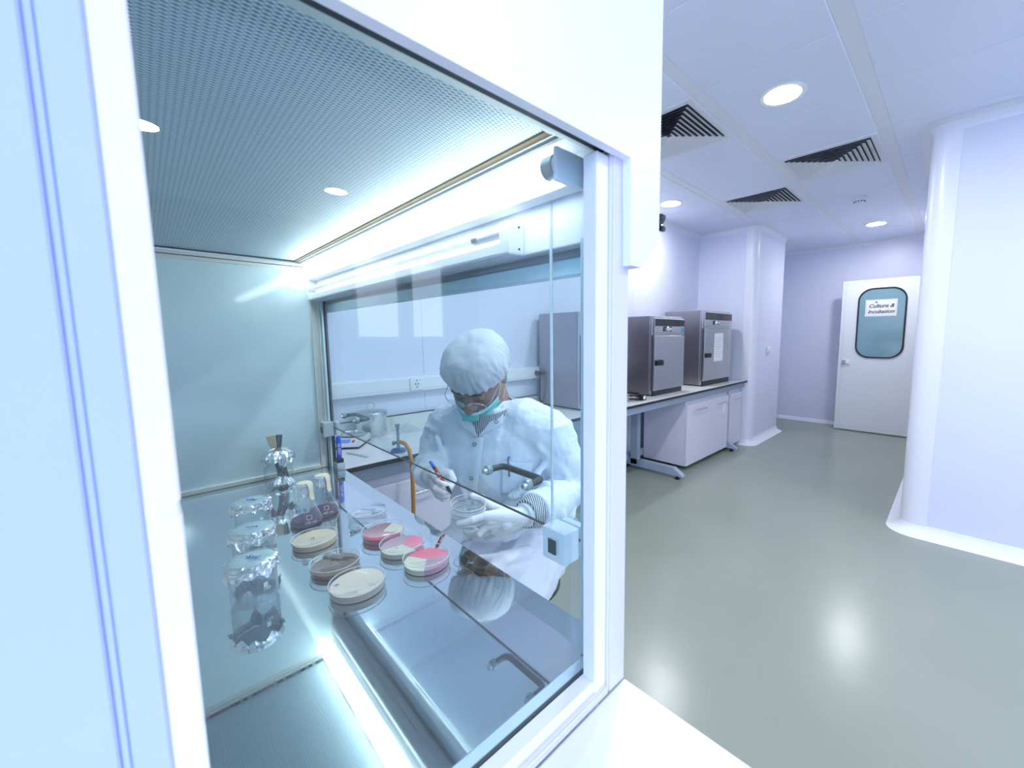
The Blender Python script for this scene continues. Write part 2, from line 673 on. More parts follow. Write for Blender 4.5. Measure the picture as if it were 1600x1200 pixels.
# corner post strip, proud of the panels
mb = MB()
p2 = [(XR - 0.002, 0.2 - r - 0.055)] + [(XR - 0.002, 0.2 - r)] + arc(XR + r, 0.2 - r, r + 0.002, 180, 90)[1:] + [(XR + r + 0.055, 0.202)]
sweep_plan(mb, p2, [(0, 0.06), (0, CE - 0.04)], 1)
struct(mb.build('trim_1', 'cove', ang=25))
cove_lo = [(0.0, 0.075), (0.006, 0.055), (0.02, 0.03), (0.045, 0.012), (0.075, 0.0)]
cove_hi = [(0.0, CE - 0.07), (0.006, CE - 0.04), (0.022, CE - 0.02), (0.05, CE - 0.01), (0.075, CE - 0.007)]
struct(sweep_plan(MB(), path_r, cove_lo, 1).build('baseboard_right', 'cove', ang=30))
struct(sweep_plan(MB(), path_r, cove_hi, 1).build('trim_2', 'cove', ang=30))

# pillar that closes off the bench
rp = 0.06
path_p = [(5.17, YB), (5.17, 1.745 + rp + 0.02), (5.17, 1.745 + rp)] + arc(5.17 + rp, 1.745 + rp, rp, 180, 270)[1:] + [(5.3, 1.745), (6.215, 1.745)] + arc(6.215, 1.78, 0.035, 270, 360, 5)[1:] + [(6.25, YB)]
mb = MB()
mb.prism(path_p, 'Z', 0, CE)
struct(mb.build('wall_column', 'wall', ang=25))
struct(sweep_plan(MB(), path_p, cove_lo, -1).build('baseboard_column', 'cove', ang=30))
struct(sweep_plan(MB(), [(-2.5, YB), (5.17, YB)] + path_p[1:], cove_hi, -1).build('trim_3', 'cove', ang=30))
mb = MB()
pp = [(5.168, 1.87), (5.168, 1.745 + rp)] + arc(5.17 + rp, 1.745 + rp, rp + 0.002, 180, 270)[1:] + [(5.29, 1.743)]
sweep_plan(mb, pp, [(0, 0.05), (0, CE - 0.04)], -1)
struct(mb.build('trim_4', 'cove', ang=25))
struct(sweep_plan(MB(), [(XF - 0.003, YB), (XF - 0.003, 0.2)], [(0, 0.05), (0.012, 0.045), (0.03, 0.0)], -1).build('baseboard_far', 'cove'))
struct(sweep_plan(MB(), [(6.25, YB), (XF, YB), (XF, 0.2)], cove_hi, -1).build('trim_5', 'cove', ang=30))

# wall behind the camera with two windows
wins = [(1.82, 2.38), (2.53, 3.02)]
zs, zt = 1.335, 2.35
mb = MB()
mb.box(-2.6, wins[0][0], YW - 0.15, YW, 0, CE)
mb.box(wins[0][1], wins[1][0], YW - 0.15, YW, 0, CE)
mb.box(wins[1][1], 3.7, YW - 0.15, YW, 0, CE)
for a, b_ in wins:
    mb.box(a, b_, YW - 0.15, YW, 0, zs)
    mb.box(a, b_, YW - 0.15, YW, zt, CE)
struct(mb.build('wall_back', 'wall_back_paint', smooth=False))
for i, (a, b_) in enumerate(wins):
    f = MB()
    for q in ((a, a + 0.03, zs, zt), (b_ - 0.03, b_, zs, zt), (a + 0.03, b_ - 0.03, zs, zs + 0.03), (a + 0.03, b_ - 0.03, zt - 0.03, zt)):
        f.box(q[0], q[1], YW - 0.06, YW - 0.01, q[2], q[3])
    wo = struct(f.build('window_%d' % (i + 1), 'plastic_white', smooth=False))
    g_ = MB()
    g_.box(a + 0.03, b_ - 0.03, YW - 0.045, YW - 0.035, zs + 0.03, zt - 0.03)
    g_.build('pane', 'daylight', wo, smooth=False)

# door leaf, standing in front of the far wall
dr = MB()
DX = 6.92
dr.box(DX, DX + 0.045, 0.27, 1.185, 0.012, 2.08, bev=0.004)
door = struct(dr.build('door_1', 'door_paint', smooth=False))


def rrect(y0, y1, z0, z1, r, n=7):
    return (arc(y1 - r, z1 - r, r, 0, 90, n) + arc(y0 + r, z1 - r, r, 90, 180, n) + arc(y0 + r, z0 + r, r, 180, 270, n) + arc(y1 - r, z0 + r, r, 270, 360, n))


mb = MB()
oy, oz = rrect(0.487, 1.0, 1.03, 1.965, 0.16), rrect(0.505, 0.982, 1.048, 1.947, 0.145)
mb.loft([[V((DX + 0.002, *p)) for p in oy], [V((DX - 0.012, *p)) for p in oy], [V((DX - 0.012, *p)) for p in oz], [V((DX + 0.002, *p)) for p in oz]], cap=False)
gk = mb.build('window_gasket', 'black', door)
pbr('door_glass', (0.20, 0.34, 0.39), 0.04, var=0.05, scale=2, spec=0.9)
mb = MB()
mb.prism(oz, 'X', DX - 0.005, DX + 0.001)
mb.build('window_pane', 'door_glass', door, smooth=False)
mb = MB()
for a in (0.31, 1.145):
    mb.box(DX - 0.001, DX, a, a + 0.003, 0.06, 2.04)
for z in (0.06, 2.04):
    mb.box(DX - 0.001, DX, 0.31, 1.148, z, z + 0.003)
mb.build('edge_line', 'alu', door, smooth=False)
mb = MB()
mb.box(DX - 0.012, DX, 1.05, 1.135, 0.935, 1.005, bev=0.005)
hd = mb.build('door_handle', 'plastic_white', door)
mb = MB()
mb.box(DX - 0.03, DX - 0.012, 1.095, 1.135, 0.94, 1.0, bev=0.006)
mb.build('thumb_latch', 'rail_blue', hd)
sg = thing('paper_sign', 'white paper sign reading Culture & Incubation on the door window', 'sign', (DX - 0.0065, 0.75, 1.61))
mb = MB()
mb.box(DX - 0.008, DX - 0.0062, 0.585, 0.915, 1.59, 1.81)
mb.build('sheet', 'paper', sg, smooth=False)
mb = MB()
for q in ((0.595, 0.905, 1.60, 1.6015), (0.595, 0.905, 1.7985, 1.80), (0.595, 0.5965, 1.60, 1.80), (0.9035, 0.905, 1.60, 1.80)):
    mb.box(DX - 0.0085, DX - 0.008, *q)
mb.build('border', 'ink_black', sg, smooth=False)
fm = lambda z: frame_mat((DX - 0.0085, 0.75, z), (0, -1, 0), (0, 0, 1))
text('lettering', 'Culture &', 0.066, 'ink_black', sg, fm(1.725), 0.35, 0.0015)
text('lettering', 'Incubation', 0.066, 'ink_black', sg, fm(1.65), 0.35, 0.0015)
mb = MB()
mb.ell((DX - 0.0085, 0.80, 1.775), 0.0006, 0.012, 0.009)
mb.build('emblem', 'ink_black', sg)

# ================================================================== CEILING FITTINGS


def downlight(x, y, label, vis=True):
    t = thing('downlight', label, 'ceiling light', (x, y, CE - 0.006), 'round recessed downlights')
    mb = MB()
    mb.lathe([(0.087, 0.003), (0.090, -0.0045), (0.110, -0.006), (0.116, 0.0)], (x, y, CE - 0.006), 40)
    mb.build('trim_ring', 'plastic_white', t)
    mb = MB()
    mb.lathe([(0.0005, -0.003), (0.080, -0.003), (0.0875, -0.002)], (x, y, CE - 0.006), 40)
    mb.build('lamp', 'downlight_glow', t)
    return t


downlight(2.54, 0.765, 'large round downlight nearest in the ceiling, beside the louvred air vents')
downlight(3.76, 2.10, 'round downlight over the incubators, by the white cabinet hood')
downlight(6.18, 0.775, 'smallest round downlight, beyond the smoke detector near the door')
for x, y in ((1.12, -1.21), (0.09, -2.95), (1.31, -3.35), (2.54, -1.25), (2.6, -3.2), (-1.1, -1.2), (-1.2, 1.1), (1.32, 0.765)):  # some match reflections in the pane, the others are added to light the room
    downlight(x, y, 'round ceiling downlight out of view, one of a set partly added to light the room')


def diffuser(cx, cy_, label):
    t = thing('air_diffuser', label, 'air vent', (cx, cy_, CE - 0.006), 'square louvred air diffusers')
    z = CE - 0.006
    mb = MB()
    a, b_ = 0.297, 0.258
    for q in ((-a, a, b_, a), (-a, a, -a, -b_), (-a, -b_, -b_, b_), (b_, a, -b_, b_)):
        mb.box(cx + q[0], cx + q[1], cy_ + q[2], cy_ + q[3], z - 0.005, z + 0.002, bev=0.002, seg=1)
    mb.build('frame', 'plastic_white', t, smooth=False)
    mb = MB()
    mb.box(cx - b_, cx + b_, cy_ - b_, cy_ + b_, z - 0.0002, z + 0.001)
    mb.build('duct_opening', 'duct_dark', t, smooth=False)
    mb = MB()
    k = 8
    for i in range(k):
        h0 = 0.256 - i * 0.0305
        h1 = h0 - 0.024
        zl, zh = z - 0.015, z - 0.002

        def sq(h, zz):
            return [V((cx + sx * h, cy_ + sy * h, zz)) for sx, sy in ((-1, -1), (1, -1), (1, 1), (-1, 1))]
        # each vane opens outwards: low outside edge, high inside edge, 2 mm thick
        mb.loft([sq(h0, zl), sq(max(h1, 0.004), zh), sq(max(h1 - 0.003, 0.002), zh), sq(h0 - 0.004, zl)], cap=False)
    mb.build('louvre', 'plastic_white', t, smooth=False)
    return t


diffuser(2.51, 1.425, 'largest louvred air vent, cut off by the white cabinet hood')
diffuser(3.735, 0.757, 'rightmost louvred air vent, in the tile row of the smoke detector')
diffuser(4.338, 1.43, 'smallest louvred air vent, nearest the wall pillar')

t = thing('smoke_detector', 'white round smoke detector on the ceiling before the far downlight', 'smoke detector', (4.91, 0.755, CE - 0.006))
mb = MB()
mb.lathe([(0.001, 0.0), (0.055, 0.0), (0.056, -0.014), (0.052, -0.018), (0.05, -0.03), (0.036, -0.046), (0.001, -0.05)], (4.91, 0.755, CE - 0.006), 32)
mb.build('body', 'plastic_white', t)
mb = MB()
for i in range(12):
    a = 2 * PI * i / 12
    M_ = Matrix.Translation((4.91, 0.755, CE - 0.043)) @ Matrix.Rotation(a, 4, 'Z')
    mb.box(0.0395, 0.047, -0.006, 0.006, -0.004, 0.006, M=M_)
mb.build('vent_slots', 'black', t, smooth=False)

t = thing('wall_switch', 'small white switch box on the front face of the pillar', 'switch', (5.69, 1.745, 1.12))
mb = MB()
mb.box(5.645, 5.735, 1.72, 1.745, 1.12, 1.20, bev=0.006)
mb.build('cover', 'plastic_white', t)
mb = MB()
mb.box(5.662, 5.718, 1.708, 1.721, 1.135, 1.185, bev=0.004)
mb.build('rocker', 'plastic_white', t)

# ================================================================== LAB BENCH
BZ = 0.80
BY = 1.795
bench = thing('lab_bench', 'long laboratory bench with pale top, black edge and blue-grey frame along the wall', 'bench', (2.0, 2.1, 0))
mb = MB()
mb.box(-2.4, 5.165, BY + 0.004, YB - 0.005, BZ - 0.018, BZ, bev=0.001, seg=1)
mb.build('worktop', 'worktop', bench, smooth=False)
mb = MB()
mb.box(-2.4, 5.20, BY - 0.001, BY + 0.004, BZ - 0.02, BZ - 0.0005)
mb.box(5.165, 5.168, BY + 0.004, YB - 0.1, BZ - 0.02, BZ - 0.0005)
mb.build('edge_band', 'black', bench, smooth=False)
mb = MB()
mb.box(-2.4, 5.165, YB - 0.022, YB - 0.002, BZ, BZ + 0.068)
ups = struct(mb.build('trim_6', 'worktop', smooth=False))
mb = MB()
mb.box(-2.4, 5.165, YB - 0.0225, YB - 0.002, BZ + 0.068, BZ + 0.073)
mb.build('edge_strip', 'black', ups, smooth=False)
mb = MB()
mb.box(-2.4, 5.165, BY + 0.035, BY + 0.065, 0.715, BZ - 0.02, bev=0.002)
mb.build('front_rail', 'rail_blue', bench, smooth=False)
mb = MB()
mb.box(-2.4, 5.165, 2.34, 2.38, 0.07, 0.14, bev=0.002)
mb.box(-2.4, 5.165, 2.34, 2.38, 0.715, BZ - 0.02, bev=0.002)
mb.build('rear_rail', 'rail_blue', bench, smooth=False)
for x in (-1.6, 0.05, 2.0, 3.46, 4.76):
    mb = MB()
    mb.box(x - 0.03, x + 0.03, 2.23, 2.31, 0.05, 0.78, bev=0.003)
    foot = [(1.735, 0.035), (1.745, 0.05), (1.83, 0.105), (2.40, 0.105), (2.40, 0.035)]
    mb.prism(foot, 'X', x - 0.03, x + 0.03)
    leg = mb.build('leg', 'rail_blue', bench, smooth=False)
    for y in (1.80, 2.36):
        mb = MB()
        mb.lathe([(0.001, 0.0), (0.024, 0.0), (0.024, 0.01), (0.009, 0.014), (0.009, 0.036)], (x, y, 0), 16)
        mb.build('levelling_foot', 'black', leg)


def bar_handle(x0, x1, y, z, parent):
    mb = MB()
    mb.tube([(x0, y - 0.028, z), (x1, y - 0.028, z)], 0.0055, 10)
    for x in (x0 + 0.02, x1 - 0.02):
        mb.tube([(x, y, z), (x, y - 0.03, z)], 0.0045, 8)
    return mb.build('handle', 'chrome', parent)


def base_cabinet(x0, x1, doors, label, handles):
    t = thing('base_cabinet', label, 'cabinet', ((x0 + x1) / 2, 2.1, 0.045))
    mb = MB()
    mb.box(x0, x1, 1.865, 2.335, 0.045, 0.712, bev=0.002, seg=1)
    mb.build('carcass', 'cupboard', t, smooth=False)
    for (a, b_), hs in zip(doors, handles):
        mb = MB()
        mb.box(a + 0.002, b_ - 0.002, 1.842, 1.863, 0.048, 0.665, bev=0.003)
        d = mb.build('door', 'cupboard', t, smooth=False)
        for h in hs:
            bar_handle(h[0], h[1], 1.842, h[2], d)
    return t


bc = base_cabinet(3.715, 4.72, [(3.715, 4.30), (4.30, 4.72)], 'white base cabinet under the bench end, with a paper tag on one door', [[(3.86, 4.10, 0.60)], [(4.40, 4.64, 0.60)]])
base_cabinet(4.795, 5.14, [(4.795, 5.14)], 'narrow white base cabinet squeezed between bench leg and pillar', [[(4.85, 5.05, 0.60)]])
mb = MB()
mb.box(4.56, 4.64, 1.8395, 1.8415, 0.47, 0.575)
mb.build('paper_tag', 'paper', [c for c in bc.children if c.name.startswith('door')][1], smooth=False)
base_cabinet(0.10, 1.95, [(0.10, 0.62), (0.62, 1.28), (1.28, 1.95)], 'white base cabinet under the bench behind the seated worker', [[(0.4, 0.55, 0.60)], [(0.87, 0.99, 0.60)], [(1.4, 1.6, 0.60)]])

# cable trunking with sockets
tk = thing('cable_trunking', 'white cable trunking along the wall above the bench', 'trunking', (1.0, YB, 1.012))
mb = MB()
mb.prism([(YB - 0.001, 1.012), (YB - 0.05, 1.012), (YB - 0.055, 1.02), (YB - 0.055, 1.095), (YB - 0.045, 1.108), (YB - 0.001, 1.108)], 'X', -2.4, 5.16)
mb.build('channel', 'plastic_white', tk, smooth=False)
mb = MB()
mb.box(-2.4, 5.16, YB - 0.0556, YB - 0.054, 1.030, 1.032)
mb.build('lid_line', 'rail_blue', tk, smooth=False)


def socket(x, label):
    t = thing('wall_socket', label, 'socket', (x, YB - 0.055, 1.025), 'wall sockets in the trunking')
    mb = MB()
    mb.box(x - 0.043, x + 0.043, YB - 0.063, YB - 0.055, 1.022, 1.100, bev=0.003)
    mb.build('plate', 'plastic_white', t)
    mb = MB()
    mb.lathe([(0.001, -0.002), (0.027, -0.002), (0.03, 0.002), (0.033, 0.002), (0.033, -0.001)], (x, YB - 0.063, 1.061), 28, (0, -1, 0))
    mb.build('rim', 'plastic_white', t)
    mb = MB()
    for dx, dz in ((-0.0095, 0), (0.0095, 0), (0, 0.02), (0, -0.02)):
        mb.cyl((x + dx, YB - 0.0665, 1.061 + dz), (x + dx, YB - 0.064, 1.061 + dz), 0.004, n=10)
    mb.build('pin_hole', 'black', t)
    return t


socket(1.19, 'empty white wall socket in the trunking left of the hair cap')
socket(2.205, 'white wall socket with a black plug in it, beside the grey oven')
# incubators
def incubator(x0, y0, w, d, h, label, kind):
    t = thing('incubator', label, 'incubator', (x0 + w / 2, y0 + d / 2, BZ), 'steel benchtop incubators')
    z0 = BZ
    x1, y1, z1 = x0 + w, y0 + d, z0 + h
    mb = MB()
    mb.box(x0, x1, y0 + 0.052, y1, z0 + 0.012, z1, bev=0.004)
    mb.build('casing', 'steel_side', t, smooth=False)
    mb = MB()
    mb.box(x0 - 0.001, x1 + 0.001, y0 + 0.028, y0 + 0.052, z0 + 0.012, z1 + 0.001, bev=0.003)
    mb.build('front_frame', 'steel', t, smooth=False)
    dz0, dz1 = z0 + 0.07 * h, z0 + 0.757 * h
    mb = MB()
    mb.box(x0 + 0.004, x1, y0, y0 + 0.024, dz0, dz1, bev=0.003)
    dd = mb.build('door', 'steel', t, smooth=False)
    mb = MB()
    hz = z0 + (0.42 if kind != 2 else 0.41) * h
    mb.box(x0 + 0.008, x0 + 0.085, y0 - 0.03, y0, hz - 0.024, hz + 0.024, bev=0.007)
    mb.cyl((x0 + 0.088, y0 - 0.034, hz), (x0 + 0.088, y0, hz), 0.026, n=20)
    mb.build('door_handle', 'black', dd)
    mb = MB()
    mb.box(x0 + 0.004, x1 - 0.003, y0 + 0.003, y0 + 0.03, z0 + 0.765 * h, z1 - 0.02, bev=0.002)
    pn = mb.build('control_panel', 'steel', t, smooth=False)
    mb = MB()
    mb.box(x0 + 0.012, x1 - 0.006, y0 + 0.0005, y0 + 0.004, z0 + 0.875 * h, z1 - 0.028)
    mb.build('display_strip', 'black_gloss', pn, smooth=False)
    mb = MB()
    kx = x0 + 0.30 * w
    kz = z0 + 0.838 * h
    mb.lathe([(0.001, 0.034), (0.018, 0.034), (0.022, 0.028), (0.022, 0.0)], (kx + 0.03, y0 + 0.003, kz), 24, (0, -1, 0))
    mb.box(kx + 0.07, kx + 0.12, y0 - 0.02, y0 + 0.004, kz - 0.012, kz + 0.012, bev=0.004)
    mb.build('control_knob', 'chrome', pn)
    mb = MB()
    mb.box(kx - 0.02, kx + 0.14, y0 + 0.001, y0 + 0.004, kz - 0.02, kz + 0.024)
    mb.build('knob_plate', 'gasket', pn, smooth=False)
    nv = 12
    for i in range(nv):
        xx = x0 + 0.02 + (w - 0.05) * i / nv
        MB().box(xx, xx + 0.022, y0 + 0.0015, y0 + 0.004, z0 + 0.787 * h, z0 + 0.793 * h).build('vent_slot', 'gasket', pn, smooth=False)
    text('maker_mark', 'memmert', 0.017 * h / 0.73, 'red', pn, frame_mat((x1 - 0.055, y0, z0 + 0.885 * h), (1, 0, 0), (0, 0, 1)), 0, 0.0004)
    mb = MB()
    mb.box(x0 + 0.01, x1 - 0.01, y0 + 0.012, y0 + 0.05, z0, z0 + 0.066 * h, bev=0.004)
    mb.box(x0 + 0.02, x1 - 0.02, y0 + 0.05, y1 - 0.02, z0, z0 + 0.013)
    mb.build('plinth', 'black', t, smooth=False)
    mb = MB()
    mb.box(x0 - 0.0005, x0 + 0.02, y0 + 0.021, y0 + 0.03, dz0, dz1 + 0.004)
    mb.build('door_seal', 'black', t, smooth=False)
    return t, pn, dd


t1, pn, dd = incubator(3.225, 1.93, 0.56, 0.465, 0.73, 'stainless steel incubator with a small blue sticker, left of the paper-covered one', 1)
mb = MB()
mb.box(3.725, 3.765, 1.930, 1.933, BZ + 0.80 * 0.73, BZ + 0.855 * 0.73)
mb.build('sticker', 'tag_blue', pn, smooth=False)
t2, pn, dd = incubator(4.22, 1.92, 0.72, 0.475, 0.823, 'larger stainless steel incubator with a paper sheet taped to its door', 2)
mb = MB()
mb.box(4.46, 4.70, 1.9175, 1.9195, BZ + 0.262, BZ + 0.575)
sh = mb.build('paper_sheet', 'paper', dd, smooth=False)
mb = MB()
for i in range(9):
    mb.box(4.50, 4.66 - 0.05 * (i % 3 == 2), 1.917, 1.9176, BZ + 0.52 - i * 0.026, BZ + 0.524 - i * 0.026)
mb.build('print_line', 'rail_blue', sh, smooth=False)
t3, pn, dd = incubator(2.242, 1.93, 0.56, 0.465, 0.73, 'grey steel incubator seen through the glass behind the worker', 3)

mb = MB()
mb.tube([(2.207, YB - 0.10, 1.056), (2.208, YB - 0.108, 1.035), (2.21, YB - 0.106, 0.98), (2.214, YB - 0.10, 0.92), (2.212, YB - 0.095, 0.86), (2.225, YB - 0.10, BZ + 0.03), (2.26, YB - 0.10, BZ + 0.03)], 0.005, 8)
pc = mb.build('power_cord', 'black', t3)
mb = MB()
mb.tube([(2.205, YB - 0.067, 1.062), (2.207, YB - 0.10, 1.06)], 0.018, 16)
mb.build('plug', 'black', pc)

# adapter and cord in front of the first incubator
pc = thing('power_adapter', 'black power adapter with coiled cord lying before the left incubator', 'adapter', (2.97, 1.9, BZ))
mb = MB()
mb.box(2.955, 3.02, 1.875, 1.925, BZ, BZ + 0.05, bev=0.008)
ad = mb.build('plug_block', 'black', pc)
mb = MB()
mb.box(2.97, 3.0, 1.8735, 1.8755, BZ + 0.012, BZ + 0.038)
mb.build('rating_label', 'paper', ad, smooth=False)
mb = MB()
mb.tube([(2.90 + 0.045 * math.cos(a), 1.92 + 0.04 * math.sin(a), BZ + 0.008 + 0.010 * a / 2.2) for a in [i * 0.35 for i in range(46)]], 0.007, 8)
mb.build('cord', 'black', pc)

# steel canister
t = thing('canister', 'stainless steel pot with flat lid and ring handle on the bench by the wall', 'pot', (0.880, 2.345, BZ))
mb = MB()
mb.lathe([(0.001, 0.0), (0.079, 0.0), (0.081, 0.004), (0.081, 0.128), (0.079, 0.128)], (0.880, 2.345, BZ), 48)
mb.build('body', 'pot_steel', t)
mb = MB()
mb.lathe([(0.085, 0.112), (0.086, 0.130), (0.084, 0.135), (0.02, 0.139), (0.001, 0.139)], (0.880, 2.345, BZ), 48)
ld = mb.build('lid', 'pot_steel', t)
mb = MB()
mb.cyl((0.880, 2.345, BZ + 0.138), (0.880, 2.345, BZ + 0.15), 0.006, n=12)
mb.tube([(0.880 + 0.016 * math.cos(a), 2.345 - 0.016 * math.cos(a), BZ + 0.166 + 0.018 * math.sin(a)) for a in [i * PI / 10 for i in range(21)]], 0.003, 8)
mb.build('ring_handle', 'pot_steel', ld)

# electronic balance
t = thing('balance', 'small electronic balance with blue display on the bench before the pot', 'scale', (0.715, 2.20, BZ))
bx, by = 0.715, 2.20
A = math.radians(-38)
MR = Matrix.Translation((bx, by, BZ)) @ Matrix.Rotation(A, 4, 'Z') @ Matrix.Scale(0.82, 4)
mb = MB()
mb.prism([(-0.11, 0.008), (-0.10, 0.022), (-0.03, 0.05), (0.11, 0.052), (0.115, 0.008)], 'X', -0.085, 0.085)
mb.move(MR)
bo = mb.build('housing', 'scale_body', t, smooth=False)
mb = MB()
mb.box(-0.086, 0.086, -0.112, 0.116, 0.0, 0.012)
mb.move(MR)
mb.build('base', 'gasket', t, smooth=False)
mb = MB()
mb.lathe([(0.001, 0.062), (0.07, 0.062), (0.072, 0.066), (0.074, 0.066), (0.073, 0.058), (0.02, 0.056), (0.012, 0.05)], (0, 0.045, 0), 32)
mb.move(MR)
mb.build('pan', 'pot_steel', t)
sl = Matrix.Rotation(math.radians(22), 4, 'X')
mb = MB()
mb.box(-0.07, 0.02, -0.02, 0.014, 0, 0.002, M=Matrix.Translation((0, -0.06, 0.0385)) @ sl)
mb.move(MR)
mb.build('display', 'screen_blue', bo, smooth=False)
mb = MB()
mb.box(0.032, 0.048, -0.016, 0.004, 0, 0.003, M=Matrix.Translation((0, -0.06, 0.0385)) @ sl)
mb.move(MR)
mb.build('key', 'red', bo, smooth=False)

# bunsen burner and hose
bxy = (0.832, 1.895)
t = thing('bunsen_burner', 'bunsen burner with blue base and steel barrel on the bench', 'burner', (*bxy, BZ))
mb = MB()
mb.lathe([(0.001, 0.0), (0.036, 0.0), (0.037, 0.006), (0.03, 0.014), (0.012, 0.02), (0.001, 0.021)], (*bxy, BZ), 32)
mb.build('base', 'blue_enamel', t)
mb = MB()
mb.lathe([(0.0085, 0.018), (0.0085, 0.055), (0.007, 0.06), (0.007, 0.112), (0.011, 0.122), (0.012, 0.135), (0.009, 0.135), (0.007, 0.12)], (*bxy, BZ), 20)
mb.build('barrel', 'burner_metal', t)
mb = MB()
mb.cyl((bxy[0] - 0.02, bxy[1] + 0.005, BZ + 0.045), (bxy[0] + 0.012, bxy[1] - 0.002, BZ + 0.045), 0.007, n=12)
mb.cyl((bxy[0] - 0.026, bxy[1] + 0.006, BZ + 0.045), (bxy[0] - 0.018, bxy[1] + 0.005, BZ + 0.045), 0.011, n=12)
mb.build('gas_valve', 'blue_enamel', t)
mb = MB()
hp = [(0.826, 1.888, BZ + 0.048), (0.828, 1.86, BZ + 0.055), (0.832, 1.82, BZ + 0.052), (0.834, 1.785, BZ + 0.03), (0.833, 1.765, BZ - 0.02), (0.83, 1.755, BZ - 0.10), (0.826, 1.75, BZ - 0.22), (0.82, 1.75, BZ - 0.36), (0.80, 1.76, BZ - 0.52), (0.76, 1.78, BZ - 0.66), (0.70, 1.80, BZ - 0.78)]
mb.tube(hp, 0.0095, 12)
tag(mb.build('gas_hose', 'hose'), 'orange-brown rubber gas hose hanging from the burner over the bench edge', 'hose')

# crumpled clear film
mb = MB()
rows = []
for i in range(15):
    row = []
    for j in range(15):
        x, y = (i / 14 - .5) * 0.16, (j / 14 - .5) * 0.14
        rr = math.hypot(x / 0.08, y / 0.07)
        z = max(0.002, (1 - rr) * 0.045) + 0.03 * abs(noise.noise(V((x * 40, y * 40, 3)))) * (1.1 - min(1, rr * .8))
        row.append(V((1.06 + x + 0.01 * noise.noise(V((x * 50, y * 50, 9))), 2.29 + y, BZ + z)))
    rows.append(row)
mb.sheet(rows)
tag(mb.build('plastic_film', 'bag_film', smooth=False), 'crumpled clear plastic film lying on the bench behind the burner', 'plastic film')

# spatula
mb = MB()
a, b_ = V((0.645, 2.045, BZ + 0.004)), V((0.689, 1.905, BZ + 0.004))
dv = (b_ - a)
mb.tube([a, a + dv * 0.6], 0.003, 8)
nrm = dv.normalized().cross(V((0, 0, 1)))
mb.loft([[a + dv * q[0] + nrm * q[1] + V((0, 0, zz)) for q in ((0.58, -.003), (0.75, -.007), (0.97, -.008), (1, -.004), (1, .004), (0.97, .008), (0.75, .007), (0.58, .003))] for zz in (-0.003, 0.001)])
tag(mb.build('spatula', 'alu'), 'metal spatula lying on the bench beside the marker', 'spatula')

# ================================================================== LAMINAR FLOW CABINET
WS = 0.90
cab = thing('laminar_flow_cabinet', 'large white laminar flow cabinet with glass end panels and lit work chamber', 'flow cabinet', (0.15, 0.95, 0))
XB = -0.16         # inside face of the rear wall
XO = 0.455         # front edge of work surface
# outer shell: end plates, hood and rear
mb = MB()
hood = [(-0.30, 1.559), (0.373, 1.559), (0.4205, 1.559), (0.4235, 1.4355), (0.449, 1.4355), (0.487, 1.473), (0.487, 2.15), (-0.30, 2.15)]
mb.prism(hood, 'Y', 0.288, 0.2995)
mb.prism([(-0.30, 1.625), (0.381, 1.625), (0.415, 1.55), (0.4235, 1.4355), (0.449, 1.4355), (0.487, 1.473), (0.487, 2.15), (-0.30, 2.15)], 'Y', 1.585, 1.61)
mb.box(0.475, 0.487, 0.2995, 1.585, 1.473, 2.15)
mb.prism([(0.487, 1.473), (0.449, 1.4355), (0.446, 1.440), (0.479, 1.477)], 'Y', 0.2995, 1.585)
mb.box(-0.30, 0.487, 0.288, 1.61, 2.138, 2.15)
shell = mb.build('hood', 'cabinet_white', cab, smooth=False)
mb = MB()
mb.box(0.4468, 0.4490, 0.354, 1.545, 1.440, 1.462)
mb.build('inner_lip', 'frost_panel', shell, smooth=False)
mb = MB()
mb.box(0.4455, 0.475, 0.354, 1.58, 1.505, 1.515)
mb.build('hood_cavity', 'dark_metal', shell, smooth=False)
# knob on the front of the hood
mb = MB()
ky, kz = 0.302, 1.500
ring = []
for zz, sc_ in ((0.0, 0.5), (0.006, 0.55), (0.008, 1), (0.017, 1), (0.02, 0.85)):
    ring.append([V((0.487 + zz, ky + (0.013 + 0.004 * math.cos(5 * a)) * sc_ * math.cos(a), kz + (0.013 + 0.004 * math.cos(5 * a)) * sc_ * math.sin(a))) for a in [2 * PI * i / 40 for i in range(40)]])
mb.loft(ring)
mb.build('star_knob', 'black_gloss', cab)

# near end frame: grooved aluminium profile around a fixed pane


def frame_piece(mb, x0, x1, z0, z1, y0=0.300, y1=0.335):
    mb.box(x0, x1, y0, y1, z0, z1, bev=0.0012, seg=1)


mb = MB()
# front post: outer plate, groove, inner strip
frame_piece(mb, 0.404, 0.437, 0.874, 1.562)
frame_piece(mb, 0.4005, 0.404, 0.874, 1.562, 0.3014)
# rear post and plain rear panel
mb2 = mb
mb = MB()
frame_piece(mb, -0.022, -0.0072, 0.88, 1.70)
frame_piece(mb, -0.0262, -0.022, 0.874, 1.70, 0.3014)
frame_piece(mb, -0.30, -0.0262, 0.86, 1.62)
rear_bm, mb = mb, mb2
